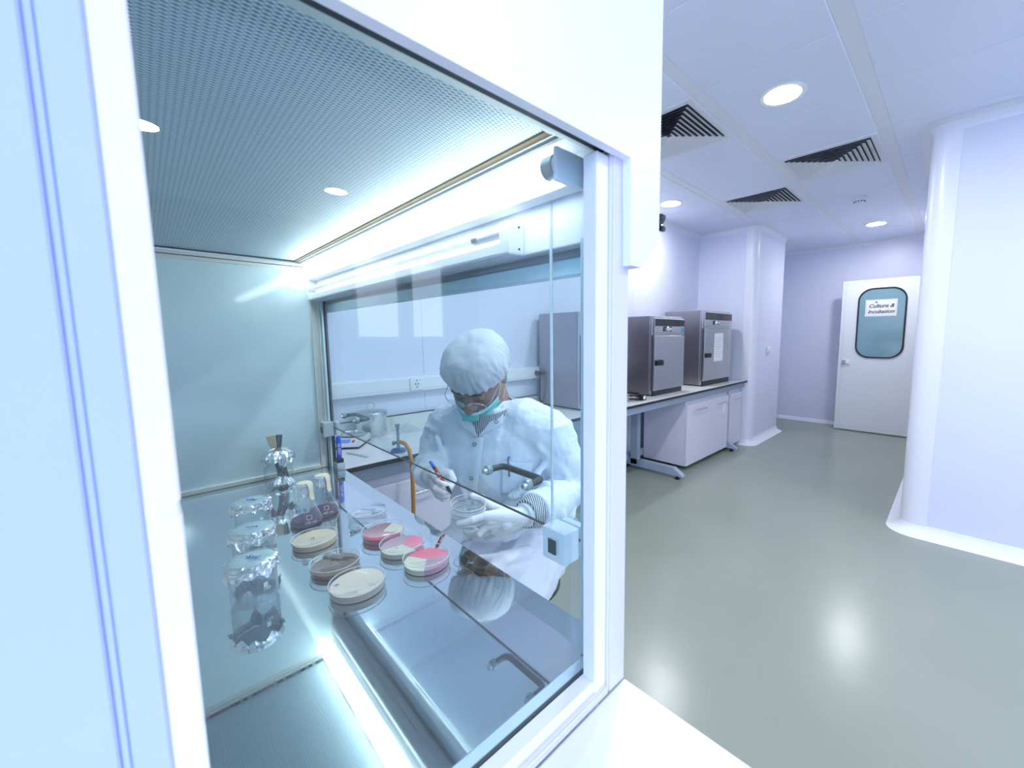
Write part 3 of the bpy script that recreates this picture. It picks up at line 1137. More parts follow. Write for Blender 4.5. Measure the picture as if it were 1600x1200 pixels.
# bottom rail
frame_piece(mb, -0.0262, 0.4005, 0.874, 0.884)
frame_piece(mb, 0.0, 0.40, 0.884, 0.8855, 0.302)
pf = mb.build('end_frame', 'cabinet_lilac', cab, smooth=False)
rear_bm.build('rear_post', 'post_shade_blue', pf, smooth=False)
mb = MB()
frame_piece(mb, 0.3785, 0.4005, 0.885, 1.560, 0.305, 0.326)
frame_piece(mb, -0.0072, 0.008, 0.893, 1.254, 0.3012, 0.330)
frame_piece(mb, -0.0072, 0.008, 1.260, 1.60, 0.3012, 0.330)
frame_piece(mb, -0.0070, 0.007, 1.252, 1.262, 0.3005, 0.330)
frame_piece(mb, 0.0, 0.3815, 0.8855, 0.9005, 0.307, 0.327)
mb.build('pane_frame', 'cabinet_white', pf, smooth=False)
mb = MB()
mb.prism([(0.314, 1.571), (0.373, 1.597), (0.373, 1.64), (0.314, 1.64)], 'X', -0.02, 0.437)
mb.build('top_rail', 'rail_grey', pf, smooth=False)
mb = MB()
mb.box(0.4035, 0.408, 0.327, 0.331, 0.9005, 1.566)
mb.box(0.008, 0.408, 0.327, 0.331, 0.8985, 0.9015)
mb.box(0.0, 0.395, 0.3005, 0.3135, 1.564, 1.575)
mb.build('gasket', 'gasket', pf, smooth=False)
mb = MB()
mb.box(0.004, 0.410, 0.3265, 0.3300, 0.9015, 1.574)
mb.build('end_pane', 'pane', cab, smooth=False)
# pale stop between pane and chamber
mb = MB()
mb.box(0.4035, 0.4385, 0.336, 0.352, 0.900, 1.475, bev=0.001)
mb.box(0.004, 0.4385, 0.3318, 0.346, 0.893, 0.9012, bev=0.001)
mb.build('inner_stop', 'stop_blue', pf, smooth=False)

# far end panel
mb = MB()
mb.box(-0.16, 0.403, 1.545, 1.575, 0.900, 0.914, bev=0.002)
mb.box(0.403, 0.425, 1.545, 1.575, 0.900, 1.62, bev=0.002)
mb.box(0.4275, 0.441, 1.545, 1.575, 0.900, 1.62, bev=0.002)
mb.box(-0.16, 0.403, 1.545, 1.575, 1.572, 1.582, bev=0.002)
mb.box(-0.16, 0.403, 1.545, 1.575, 1.5835, 1.594, bev=0.002)
fe = mb.build('far_frame', 'inner_cream', cab, smooth=False)
mb = MB()
mb.box(-0.16, 0.403, 1.553, 1.568, 0.914, 1.572)
mb.build('far_panel', 'frost_panel', cab, smooth=False)
mb = MB()
mb.box(0.4235, 0.4285, 1.547, 1.572, 0.901, 1.6)
mb.box(-0.16, 0.403, 1.546, 1.57, 1.5815, 1.584)
mb.box(-0.16, 0.385, 1.538, 1.55, 1.597, 1.601)
mb.build('seal', 'gasket', fe, smooth=False)

# rear wall of the chamber
mb = MB()
mb.box(XB - 0.02, XB, 0.345, 1.575, 0.9, 1.62)
mb.box(-0.30, -0.29, 0.312, 1.585, 0.86, 2.15)
mb.build('rear_wall', 'inner_cream', cab, smooth=False)

# perforated ceiling with seals
mb = MB()
mb.box(XB, 0.364, 0.345, 1.540, 1.600, 1.606)
mb.build('diffuser_screen', 'diffuser_mesh', cab, smooth=False)
mb = MB()
mb.box(0.364, 0.371, 0.345, 1.548, 1.597, 1.606)
mb.box(XB, 0.371, 1.538, 1.546, 1.601, 1.606)
mb.build('screen_seal', 'seal_tan', cab, smooth=False)
mb = MB()
mb.box(0.371, 0.3735, 0.345, 1.548, 1.594, 1.604)
tr_ = mb.build('screen_trim', 'alu', cab, smooth=False)
mb = MB()
mb.box(0.3735, 0.3815, 0.345, 1.56, 1.5945, 1.604)
mb.build('trim_groove', 'dark_metal', tr_, smooth=False)
# front beam that carries the lamps
mb = MB()
mb.box(0.3815, 0.440, 0.345, 1.585, 1.59, 1.62)
mb.box(0.424, 0.440, 0.345, 1.585, 1.475, 1.595, bev=0.002)
bm_ = mb.build('front_beam', 'cabinet_white', cab, smooth=False)
mb = MB()
mb.box(0.4385, 0.4412, 0.345, 1.545, 1.4735, 1.4765)
mb.build('beam_edge', 'alu', bm_, smooth=False)

# work surface
mb = MB()
mb.box(XB, XO, 0.3462, 1.575, 0.885, WS, bev=0.0015, seg=1)
mb.build('work_surface', 'mirror_steel', cab, smooth=False)

# stand
mb = MB()
mb.box(-0.28, 0.42, 0.33, 1.58, 0.80, 0.885, bev=0.004)
for x in (-0.24, 0.36):
    for y in (0.36, 1.55):
        mb.box(x - 0.025, x + 0.025, y - 0.025, y + 0.025, 0, 0.8)
mb.box(-0.26, -0.24, 0.36, 1.55, 0.1, 0.8)
mb.build('stand', 'cabinet_white', cab, smooth=False)

# sliding sash
SX = 0.443
sash = MB()
sash.box(SX - 0.002, SX + 0.002, 0.37, 1.543, 1.042, 1.60)
sash = sash.build('sash', 'sash_pane', cab, smooth=False)
mb = MB()
mb.box(SX - 0.0021, SX + 0.0021, 0.37, 1.543, 1.0408, 1.0424)
mb.build('glass_edge', 'gasket', sash, smooth=False)
for y0, y1 in ((0.385, 0.432), (1.508, 1.545)):
    mb = MB()
    mb.box(SX - 0.036, SX - 0.004, y0, y1, 1.014, 1.064, bev=0.002)
    mb.box(SX + 0.004, SX + 0.018, y0 + 0.004, y1, 1.012, 1.060, bev=0.002)
    cl = mb.build('acrylic_clamp', 'acrylic_dense', sash, smooth=False)
    mb = MB()
    yy = (y0 + y1) / 2
    mb.box(SX - 0.0375, SX - 0.030, yy - 0.006, yy + 0.010, 1.026, 1.048)
    mb.build('clamp_slot', 'dark_metal', cl, smooth=False)
for yc in (0.558, 1.34):
    mb = MB()
    s = 0.056
    pts = [(SX + 0.004, yc + s, 1.1)]
    for a in (0, 30, 60, 90):
        pts.append((SX + 0.020 + 0.012 * math.sin(math.radians(a)), yc + s - 0.012 * (1 - math.cos(math.radians(a))), 1.1))
    pts2 = [(p[0], 2 * yc - p[1], p[2]) for p in pts[::-1]]
    mb.tube(pts + pts2, 0.0062, 12)
    hh = mb.build('sash_handle', 'handle_black', sash)
    for q in (-1, 1):
        mb = MB()
        mb.lathe([(0.001, 0.006), (0.004, 0.006), (0.0045, 0.004), (0.009, 0.004), (0.0095, 0.0), (0.0095, -0.004), (0.0085, -0.006)], (SX - 0.004, yc + q * s, 1.1), 20, (-1, 0, 0))
        mb.build('washer', 'lime', hh)
        mb = MB()
        mb.lathe([(0.001, 0.011), (0.005, 0.011), (0.006, 0.005)], (SX - 0.004, yc + q * s, 1.1), 12, (-1, 0, 0))
        mb.build('bolt_head', 'chrome', hh)
for ya, yb in ((0.426, 0.424), (1.535, 1.535)):
    MB().tube([(SX - 0.02, ya, 1.06), (SX - 0.02, yb, 1.60)], 0.0022, 8).build('lift_cord', 'rope', sash)
mb = MB()
mb.box(SX - 0.006, SX + 0.008, 1.543, 1.552, 0.90, 1.475)
mb.build('far_track', 'gasket', cab, smooth=False)
mb = MB()
mb.box(SX - 0.012, SX - 0.006, 1.533, 1.545, 0.90, 1.475)
mb.build('track_face', 'frost_panel', cab, smooth=False)


# lamps
def caps(mb, tx, tz, ya, yb, r):
    mb.cyl((tx, ya, tz), (tx, yb, tz), r + 0.0006, n=24)


mb = MB()
mb.cyl((0.369, 0.374, 1.555), (0.369, 1.548, 1.555), 0.0125, n=24)
tube = mb.build('fluorescent_tube', 'tube_glow', cab)
mb = MB()
caps(mb, 0.369, 1.555, 0.358, 0.375, 0.013)
mb.build('end_cap', 'alu', tube)
mb = MB()
mb.lathe([(0.0005, 0.0), (0.0115, 0.0), (0.0125, 0.004), (0.0125, 0.010)], (0.369, 0.358, 1.555), 24, (0, -1, 0))
mb.box(0.356, 0.424, 0.3475, 0.3535, 1.533, 1.572, bev=0.002)
mb.box(0.395, 0.4235, 0.36, 1.5445, 1.540, 1.575, bev=0.004)
mb.build('lamp_batten', 'cabinet_white', cab, smooth=False)
mb = MB()
mb.cyl((0.402, 0.582, 1.510), (0.402, 1.540, 1.510), 0.0078, n=20)
uv = mb.build('unlit_tube', 'uv_glass', cab)
uv['label'] = 'thin clear unlit tube'
mb = MB()
caps(mb, 0.402, 1.510, 0.566, 0.583, 0.0078)
mb.build('end_cap', 'alu', uv)
mb = MB()
mb.box(0.396, 0.4235, 0.486, 1.5445, 1.474, 1.496, bev=0.004)
mb.box(0.392, 0.4235, 0.482, 0.506, 1.473, 1.522, bev=0.003)
mb.cyl((0.402, 0.50, 1.510), (0.402, 0.567, 1.510), 0.0085, n=20)
mb.box(0.394, 0.41, 1.534, 1.5445, 1.474, 1.52, bev=0.003)
mb.build('lamp_holder', 'cabinet_white', uv, smooth=False)
for z in (1.482, 1.514):
    MB().cyl((0.412, 0.4812, z), (0.412, 0.4825, z), 0.0018, n=8).build('screw', 'gasket', uv)

# white side table that the cabinet end stands over
t = thing('side_table', 'plain white table top running from the foot of the cabinet towards the viewer', 'table', (0.0, -0.3, 0))
mb = MB()
mb.box(-0.5, 0.437, -0.95, 0.2995, 0.834, 0.874, bev=0.003)
mb.build('tabletop', 'cabinet_white', t, smooth=False)
for x in (-0.45, 0.39):
    for y in (-0.9, 0.24):
        mb = MB()
        mb.box(x - 0.025, x + 0.025, y - 0.025, y + 0.025, 0, 0.834)
        mb.build('leg', 'cabinet_white', t, smooth=False)

# ================================================================== GLASSWARE IN THE CABINET
CAMD = V((-0.15, -0.95, 0.28)).normalized()


def toward_cam(x, y):
    d = V((-x, -y, 0))
    return d.normalized()


def surf_text(name, s, size, mat, parent, c, r, z, turn=0.0, lean=0.0):
    """flat lettering tangent to a round vessel on its viewer side"""
    d = Matrix.Rotation(turn, 3, 'Z') @ toward_cam(c[0], c[1])
    xx = V((-d.y, d.x, 0))
    up = (V((0, 0, 1)) - d * lean).normalized()
    return text(name, s, size, mat, parent, frame_mat((c[0] + d.x * r, c[1] + d.y * r, z), xx, up))


def foil_jit(seed, amp, skirt):
    def j(r, z, a, k):
        n1 = noise.noise(V((math.cos(a) * 3 + seed, math.sin(a) * 3, z * 90)))
        n2 = noise.noise(V((math.cos(a) * 6.5 + seed, math.sin(a) * 6.5, z * 150)))
        n3 = noise.noise(V((math.cos(a) * 15 + seed, math.sin(a) * 15, z * 330)))
        rr = r * (1 + amp * n1 + amp * 0.9 * n2 + amp * 0.5 * n3)
        zz = z + (0.0016 * n2 if r > 0.004 else 0)
        if k <= 1:
            zz = z + skirt * (0.5 * n1 + 0.5 * noise.noise(V((math.cos(a) * 1.6 + seed, math.sin(a) * 1.6, 5))))
            rr = r * (1 + 2.0 * amp * n2)
        return rr, zz
    return j


def scribble(mb, c, w, h, seed, n=16, ax=V((0.70, -0.71, 0)), ay=V((0.71, 0.70, 0)), r=0.0006):
    rnd = random.Random(seed)
    pts = []
    for i in range(n):
        t_ = i / (n - 1) - .5
        pts.append(V(c) + ax * (t_ * w) + ay * (h * (0.5 * math.sin(i * 2.3 + seed) + 0.35 * rnd.uniform(-1, 1))))
    mb.tube(pts, r, 5)
    return mb


def beaker(x, y, label, seed, fill, mark):
    t = thing('foil_covered_beaker', label, 'beaker', (x, y, WS), 'foil covered beakers at the cabinet rear')
    r, h = 0.0345, 0.072
    mb = MB()
    mb.lathe([(0.001, 0.0015), (r - 0.004, 0.0012), (r - 0.001, 0.004), (r, 0.008), (r, h - 0.004), (r + 0.002, h)], (x, y, WS), 40)
    gl = mb.build('glass', 'lab_glass', t)
    mb = MB()
    mb.lathe([(0.001, 0.003), (r - 0.0055, 0.003), (r - 0.0025, 0.006), (r - 0.002, fill), (0.001, fill)], (x, y, WS), 40)
    mb.build('water', 'water', t)
    mb = MB()
    mb.lathe([(r + 0.0055, h - 0.019), (r + 0.0042, h - 0.016), (r + 0.0035, h - 0.013), (r + 0.003, h - 0.010), (r + 0.0025, h - 0.007), (r + 0.0035, h - 0.004), (r + 0.003, h + 0.0015), (r - 0.002, h + 0.003)], (x, y, WS), 96, jit=foil_jit(seed, 0.055, 0.034))
    fo = mb.build('foil_cover', 'foil', t, smooth=False)
    mb = MB()
    mb.lathe([(r + 0.001, h + 0.0015), (r * 0.8, h + 0.0035), (r * 0.45, h + 0.0025), (0.0006, h + 0.003)], (x, y, WS), 48, jit=lambda r_, z, a, k: (r_, z + 0.0012 * noise.noise(V((r_ * 90 * math.cos(a) + seed, r_ * 90 * math.sin(a), 1)))))
    mb.build('foil_top', 'foil_top', fo, ang=30)
    mb = MB()
    scribble(mb, (x, y, WS + h + 0.0045), 0.022, 0.008, seed, mark)
    mb.build('handwriting', 'ink_blue', fo)
    surf_text('volume_print', '100', 0.008, 'ink_white', gl, (x, y), r + 0.0006, WS + 0.028, 0.5)
    d = Matrix.Rotation(0.45, 3, 'Z') @ toward_cam(x, y)
    mb = MB()
    mb.box(-0.003, 0.003, -0.0003, 0.0003, -0.004, 0.004, M=frame_mat((x + d.x * (r + 0.0006), y + d.y * (r + 0.0006), WS + 0.036), (-d.y, d.x, 0), (-d.x, -d.y, 0)))
    mb.build('writing_patch', 'ink_white', gl, smooth=False)
    return t


beaker(0.102, 0.838, 'foil covered beaker of clear water nearest the viewer at the cabinet rear', 1.3, 0.030, 12)
beaker(0.124, 0.978, 'foil covered beaker in the middle of the three at the cabinet rear', 4.1, 0.026, 9)
beaker(0.149, 1.148, 'foil covered beaker farthest back of the three, next to the instrument jar', 8.7, 0.022, 14)

# jar with wrapped instruments
jx, jy = 0.262, 1.452
t = thing('instrument_jar', 'glass jar of metal instruments with a foil cap and cream paper, by the end panel', 'jar', (jx, jy, WS))
mb = MB()
mb.lathe([(0.001, 0.002), (0.034, 0.002), (0.037, 0.006), (0.0375, 0.012), (0.0375, 0.088), (0.039, 0.095)], (jx, jy, WS), 40)
mb.build('glass', 'lab_glass', t)
pbr('tool_metal', (0.25, 0.26, 0.26), 0.22, metal=1.0, var=0.3, scale=60)
for i, (ax_, ay_, bx_, by_, bw) in enumerate(((0.012, 0.005, -0.018, -0.004, 0.005), (0.020, -0.008, 0.002, 0.004, 0.006), (-0.004, -0.012, 0.014, 0.008, 0.004), (0.006, 0.014, -0.012, 0.012, 0.005))):
    mb = MB()
    pts = [V((jx + ax_, jy + ay_, WS + 0.006)), V((jx + (ax_ + bx_) * 0.5 + 0.004, jy + (ay_ + by_) * 0.5, WS + 0.05)), V((jx + bx_, jy + by_, WS + 0.108))]
    mb.tube(pts, [bw * 1.2, bw, bw * 0.8], 8)
    mb.build('forceps', 'tool_metal', t)
mb = MB()
mb.lathe([(0.026, 0.006), (0.028, 0.012), (0.020, 0.022), (0.010, 0.030), (0.001, 0.032)], (jx + 0.006, jy - 0.004, WS), 64, jit=foil_jit(2.2, 0.22, 0.012))
mb.build('foil_wad', 'foil', t, smooth=False)
mb = MB()
mb.lathe([(0.040, 0.076), (0.041, 0.084), (0.043, 0.094), (0.038, 0.106), (0.026, 0.114), (0.010, 0.118), (0.001, 0.119)], (jx, jy, WS), 96, jit=foil_jit(6.0, 0.11, 0.026))
mb.build('foil_cap', 'foil', t, smooth=False)
mb = MB()
mb.loft([[V((jx - 0.012 + q[0], jy + 0.004 + q[1], WS + q[2])) for q in row] for row in (
    [(0.004, 0.0, 0.112), (0.010, -0.002, 0.112), (0.010, 0.004, 0.112), (0.004, 0.004, 0.112)],
    [(-0.008, 0.004, 0.130), (0.012, -0.006, 0.130), (0.013, 0.004, 0.130), (-0.004, 0.008, 0.130)],
    [(-0.013, 0.006, 0.156), (0.010, -0.006, 0.160), (0.012, 0.002, 0.160), (-0.010, 0.010, 0.156)])])
mb.build('paper_wrap', 'cream_paper', t, smooth=False)
mb = MB()
mb.tube([(jx + 0.004, jy + 0.002, WS + 0.11), (jx + 0.008, jy + 0.002, WS + 0.158)], [0.006, 0.009], 8)
mb.build('steel_handle', 'tool_metal', t)


def flask(x, y, label, seed, mark):
    t = thing('erlenmeyer_flask', label, 'flask', (x, y, WS), 'conical flasks of purple broth')
    pr = [(0.001, 0.001), (0.030, 0.001), (0.0345, 0.004), (0.0345, 0.009), (0.012, 0.070), (0.0112, 0.076), (0.0112, 0.092), (0.0135, 0.096)]
    mb = MB()
    mb.lathe(pr, (x, y, WS), 40)
    gl = mb.build('glass', 'lab_glass', t)
    mb = MB()
    mb.lathe([(0.001, 0.002), (0.0285, 0.002), (0.0335, 0.0045), (0.0332, 0.009), (0.0310, 0.0135), (0.001, 0.0135)], (x, y, WS), 40)
    mb.build('purple_broth', 'wine', t)
    mb = MB()
    mb.lathe([(0.0150, 0.070), (0.0155, 0.076), (0.0150, 0.086), (0.0160, 0.096), (0.0145, 0.1005), (0.008, 0.102), (0.0006, 0.102)], (x, y, WS), 64, jit=foil_jit(seed, 0.09, 0.016))
    cap_ = mb.build('foil_cap', 'foil', t, smooth=False)
    mb = MB()
    mb.lathe([(0.0155, 0.1018), (0.011, 0.1035), (0.0006, 0.1035)], (x, y, WS), 20)
    d = Matrix.Rotation(0.9, 3, 'Z') @ toward_cam(x, y)
    s_ = V((-d.y, d.x, 0))
    c_ = V((x, y, WS))
    rows = []
    for zz, rr, ww in ((0.103, 0.013, 0.009), (0.098, 0.0175, 0.009), (0.085, 0.0185, 0.007), (0.070, 0.0185, 0.008), (0.060, 0.0225, 0.005)):
        rows.append([c_ + d * rr + s_ * (ww * q) + V((0, 0, zz)) for q in (-1, 0, 1)])
    mb.sheet(rows)
    mb.build('masking_tape', 'cream_paper', cap_)
    surf_text('volume_print', '100 ml', 0.0095, 'ink_white', gl, (x, y), 0.0340, WS + 0.0115, 0.25, 0.0)
    if mark:
        surf_text('handwriting', mark, 0.016, 'tag_blue', gl, (x, y), 0.0262, WS + 0.042, -0.35, -0.35)
    else:
        mb = MB()
        d = Matrix.Rotation(0.6, 3, 'Z') @ toward_cam(x, y)
        mb.ell((x + d.x * 0.018, y + d.y * 0.018, WS + 0.056), 0.004, 0.004, 0.005)
        mb.build('handwriting', 'tag_blue', gl)
    d = Matrix.Rotation(0.2, 3, 'Z') @ toward_cam(x, y)
    mb = MB()
    for q in ((-0.005, 0.005, 0.0045, 0.0052), (-0.005, 0.005, -0.0052, -0.0045), (-0.0052, -0.0045, -0.005, 0.005), (0.0045, 0.0052, -0.005, 0.005)):
        mb.box(q[0], q[1], q[2], q[3], -0.0002, 0.0002)
    mb.move(frame_mat((x + d.x * 0.0315, y + d.y * 0.0315, WS + 0.024), (-d.y, d.x, 0), (-d.x * 0.35, -d.y * 0.35, 0.93)))
    mb.build('print_box', 'ink_white', gl, smooth=False)
    return t


flask(0.247, 1.105, 'conical flask of purple broth marked N.B in blue, nearer the viewer', 3.0, 'N.B')
flask(0.294, 1.135, 'conical flask of purple broth standing behind its twin near the sash corner', 5.5, '')


def petri(name, x, y, label, fills, marks, r=0.0445, z=WS, group='petri dishes on the work surface', h=0.016, tilt=None, brim=None):
    """fills: (start, end, material, name) sectors in image degrees; 0 = right, 90 = away"""
    t = thing(name, label, 'petri dish', (x, y, z), group)
    mb = MB()
    mb.lathe([(0.0006, 0.0008), (r - 0.003, 0.0008), (r - 0.0016, 0.002), (r - 0.0014, h * 0.72)], (x, y, z), 48)
    mb.build('base', 'dish_plastic', t)
    mb = MB()
    mb.lathe([(r + 0.0004, h * 0.36), (r, h * 0.40), (r, h - 0.001), (r - 0.0008, h), (r - 0.0022, h + 0.0006), (r - 0.003, h), (0.0006, h)], (x, y, z), 48)
    lid = mb.build('lid', 'dish_plastic', t)
    mb = MB()
    mb.tube([(x + r * math.cos(a), y + r * math.sin(a), z + h) for a in [2 * PI * i / 48 for i in range(49)]], 0.0008 if z else 0.0010, 6)
    mb.build('rim', 'dish_rim', lid)
    if not z:
        for zz in (0.001, h * 0.38):
            MB().tube([(x + r * math.cos(a), y + r * math.sin(a), z + zz) for a in [2 * PI * i / 48 for i in range(49)]], 0.0008, 6).build('rim', 'dish_rim', lid)
    for a0, a1, mat, nm, zh in fills:
        mb = MB()
        rr = r - 0.0024
        if a1 - a0 >= 360:
            mb.lathe([(0.0005, 0.0014), (rr, 0.0014), (rr, zh), (0.0005, zh)], (x, y, z), 48)
        else:
            n = max(4, int((a1 - a0) / 8))
            poly = [(x, y)] + [(x + rr * math.cos(math.radians(a0 - 45 + (a1 - a0) * i / n)), y + rr * math.sin(math.radians(a0 - 45 + (a1 - a0) * i / n))) for i in range(n + 1)]
            mb.prism(poly, 'Z', z + 0.0014, z + zh)
        mb.build(nm, mat, t, ang=30)
    if len(fills) > 1:
        mb = MB()
        for a0 in {f[0] for f in fills}:
            a = math.radians(a0 - 45)
            e = V((math.cos(a), math.sin(a), 0))
            q = V((-e.y, e.x, 0)) * 0.0007
            c_ = V((x, y, z + 0.002))
            mb.loft([[c_ + q, c_ - q, c_ - q + V((0, 0, 0.008)), c_ + q + V((0, 0, 0.008))],
                     [c_ + e * (r - 0.003) + q, c_ + e * (r - 0.003) - q, c_ + e * (r - 0.003) - q + V((0, 0, 0.008)), c_ + e * (r - 0.003) + q + V((0, 0, 0.008))]])
        mb.build('divider', 'dish_rim', t, smooth=False)
    for (u, v_, ww, hh, n, mat, seed) in marks:
        mb = MB()
        c_ = V((x, y, z + h + 0.001)) + V((0.70, -0.71, 0)) * u + V((0.71, 0.70, 0)) * v_
        scribble(mb, c_, ww, hh, seed, n, r=0.0006 if mat == 'ink_blue' else 0.0009)
        mb.build('handwriting', mat, lid)
    return t


pbr('dish_rim', (0.80, 0.84, 0.88), 0.15, alpha=0.7)
F = lambda m_, z_=0.006: [(0, 360, m_, 'agar', z_)]
petri('petri_dish', 0.232, 0.978, 'tan agar plate standing just before the purple flasks', F('agar_tan', 0.0125), [(0.004, -0.012, 0.008, 0.010, 5, 'ink_blue', 3)], h=0.017)
petri('petri_dish', 0.231, 0.838, 'dark brown agar plate with black handwriting between the two tan plates', F('agar_brown', 0.009), [(-0.026, 0.008, 0.006, 0.014, 7, 'ink_black', 2), (-0.010, 0.002, 0.026, 0.007, 20, 'ink_black', 5), (0.010, -0.002, 0.034, 0.006, 26, 'ink_black', 6), (0.024, 0.006, 0.026, 0.006, 18, 'ink_black', 8)], h=0.018)
petri('petri_dish', 0.237, 0.738, 'large cream agar plate nearest the viewer', F('agar_cream', 0.013), [(-0.028, -0.016, 0.008, 0.008, 6, 'ink_blue', 4)], r=0.0465, h=0.018)
petri('petri_dish', 0.366, 1.034, 'empty clear plate with blue handwriting, farthest back in the front row', [], [(0.014, 0.026, 0.034, 0.005, 22, 'ink_blue', 9), (0.002, 0.000, 0.036, 0.005, 22, 'ink_blue', 7), (-0.014, -0.026, 0.006, 0.005, 5, 'ink_blue', 11)], h=0.017)
petri('petri_dish', 0.350, 0.900, 'plate with red, maroon and straw coloured sectors beside the clear plate',
      [(-10, 85, 'agar_straw', 'straw_agar', 0.012), (85, 200, 'agar_maroon', 'maroon_agar', 0.012), (200, 350, 'agar_red', 'red_agar', 0.012)], [], h=0.020)
petri('petri_dish', 0.354, 0.812, 'plate with plum, pink and straw sectors, middle of the three sectored plates',
      [(-30, 80, 'agar_pink', 'pink_agar', 0.011), (80, 215, 'agar_plum', 'plum_agar', 0.011), (215, 330, 'agar_straw', 'straw_agar', 0.011)], [(0.0, -0.03, 0.004, 0.003, 4, 'ink_blue', 12)], h=0.019)
petri('petri_dish', 0.363, 0.722, 'plate with a wide bright pink sector, nearest the viewer in the front row',
      [(25, 165, 'agar_pink', 'pink_agar', 0.011), (165, 280, 'agar_straw', 'straw_agar', 0.011), (280, 385, 'agar_plum', 'plum_agar', 0.011)], [], h=0.020)

# small clear box with a black cap, and a blue marker, at the far front corner
t = thing('acrylic_box', 'tiny clear box with a black lid at the far front corner of the work surface', 'box', (0.452, 1.486, WS))
mb = MB()
mb.box(0.430, 0.4545, 1.465, 1.505, WS, WS + 0.026, bev=0.002)
mb.build('box', 'acrylic', t, smooth=False)
mb = MB()
mb.box(0.432, 0.453, 1.468, 1.502, WS + 0.0262, WS + 0.041, bev=0.003)
mb.build('lid', 'black', t, smooth=False)
t = thing('marker_pen', 'thick blue marker standing upright on the black box lid by the sash corner', 'marker', (0.443, 1.486, WS + 0.041))
mb = MB()
mb.lathe([(0.001, 0.0), (0.0075, 0.0), (0.008, 0.004), (0.008, 0.072), (0.0065, 0.076), (0.001, 0.077)], (0.443, 1.482, WS + 0.041), 20)
mb.build('barrel', 'blue_plastic', t)
d = toward_cam(0.443, 1.482)
text('lettering', 'HI-TEXT', 0.0105, 'ink_white', t, frame_mat((0.443 + d.x * 0.0084, 1.482 + d.y * 0.0084, WS + 0.073), (0, 0, -1), (-d.y, d.x, 0)), 0, 0.0003)

# ================================================================== THE WORKER
person = thing('person', 'person in white lab coat, hair cap and green mask, seated and writing on petri dishes', 'person', (0.84, 1.08, 0))
# head frame: right, forward, up; bowed over the work and tilted a little
hh_ = V((-0.915, -0.403, 0)).normalized()
ph = math.radians(49)
fv = V((hh_.x * math.cos(ph), hh_.y * math.cos(ph), -math.sin(ph)))
uv_ = V((hh_.x * math.sin(ph), hh_.y * math.sin(ph), math.cos(ph)))
roll = Matrix.Rotation(math.radians(-9), 3, fv)
uv_ = roll @ uv_
rv = fv.cross(uv_)
HC = V((0.727, 1.058, 1.2370))
HM = Matrix((rv, fv, uv_)).transposed().to_4x4()
HM.translation = HC
H3 = HM.to_3x3()


def hw(x, y, z):
    return HM @ V((x, y, z))


tf = V((-0.86, -0.5, 0)).normalized()        # torso facing
trt = V((tf.y, -tf.x, 0))                    # person's right
trt = tf.cross(V((0, 0, 1)))

SL, SR = V((0.885, 0.890, 1.055)), V((0.735, 1.275, 1.045))
EL, WL = V((0.915, 0.835, 0.862)), V((0.690, 0.783, 0.880))
ER, WR_ = V((0.652, 1.225, 0.918)), V((0.5425, 1.040, 0.962))
HIPL, HIPR = V((0.90, 0.985, 0.600)), V((0.83, 1.205, 0.600))
KL, KR = V((0.555, 0.800, 0.600)), V((0.500, 1.050, 0.590))
AL, AR = V((0.66, 0.86, 0.085)), V((0.61, 1.10, 0.085))
NB = V((0.80, 1.06, 1.075))

# --- body: one continuous surface
mb = MB()
E_ = lambda c, rx, ry, rz: mb.ell(hw(*c), rx, ry, rz, H3)
E_((0, -0.008, 0.038), 0.076, 0.090, 0.071)
E_((0, 0.040, -0.040), 0.060, 0.056, 0.078)
E_((0, 0.066, -0.098), 0.030, 0.024, 0.022)
for s in (-1, 1):
    E_((s * 0.036, 0.058, -0.030), 0.030, 0.028, 0.032)
    E_((s * 0.031, 0.080, -0.006), 0.0155, 0.011, 0.0095)      # lowered eyelids
    E_((s * 0.030, 0.079, 0.016), 0.026, 0.014, 0.0085)        # brow
    E_((s * 0.079, -0.008, -0.012), 0.008, 0.019, 0.032)       # ear
    E_((s * 0.013, 0.104, -0.042), 0.009, 0.010, 0.008)        # nostril wing
    E_((s * 0.050, 0.02, -0.07), 0.018, 0.035, 0.03)           # jaw
mb.tube([hw(0, 0.086, 0.012), hw(0, 0.101, -0.016), hw(0, 0.115, -0.040)], [0.0085, 0.0105, 0.0135], 14, True)
E_((0, 0.091, -0.068), 0.024, 0.010, 0.006)                    # lips
E_((0, 0.089, -0.078), 0.021, 0.010, 0.006)
mb.tube([hw(0, -0.025, -0.02), hw(0, -0.02, -0.075), NB + V((0, 0, 0.02)), NB - V((0, 0, 0.05))], [0.058, 0.056, 0.058, 0.07], 20)


def oval(c, a, b, n=28):
    return [V(c) + trt * a * math.cos(2 * PI * i / n) + tf * b * math.sin(2 * PI * i / n) for i in range(n)]


SP = [(0.55, 0.875, 1.100), (0.70, 0.862, 1.095), (0.80, 0.845, 1.088), (0.90, 0.825, 1.078), (0.98, 0.812, 1.070), (1.04, 0.806, 1.066), (1.09, 0.802, 1.062)]
mb.loft([oval((x, y, z), a * 0.86, b * 0.84) for (z, x, y), a, b in zip(SP, (0.19, 0.185, 0.18, 0.185, 0.19, 0.185, 0.10), (0.13, 0.125, 0.12, 0.12, 0.11, 0.09, 0.07))])
mb.tube([SL, EL, WL.lerp(EL, 0.08)], [0.044, 0.040, 0.022], 16, True)
mb.tube([SR, ER, WR_.lerp(ER, 0.10)], [0.044, 0.040, 0.022], 16, True)
for hp_, kn, an in ((HIPL, KL, AL), (HIPR, KR, AR)):
    mb.tube([hp_, hp_.lerp(kn, 0.5), kn], [0.085, 0.074, 0.056], 18, True)
    mb.tube([kn, kn.lerp(an, 0.4) + tf * -0.01, an], [0.052, 0.05, 0.033], 16, True)
body = mb.build('body', 'skin', person)
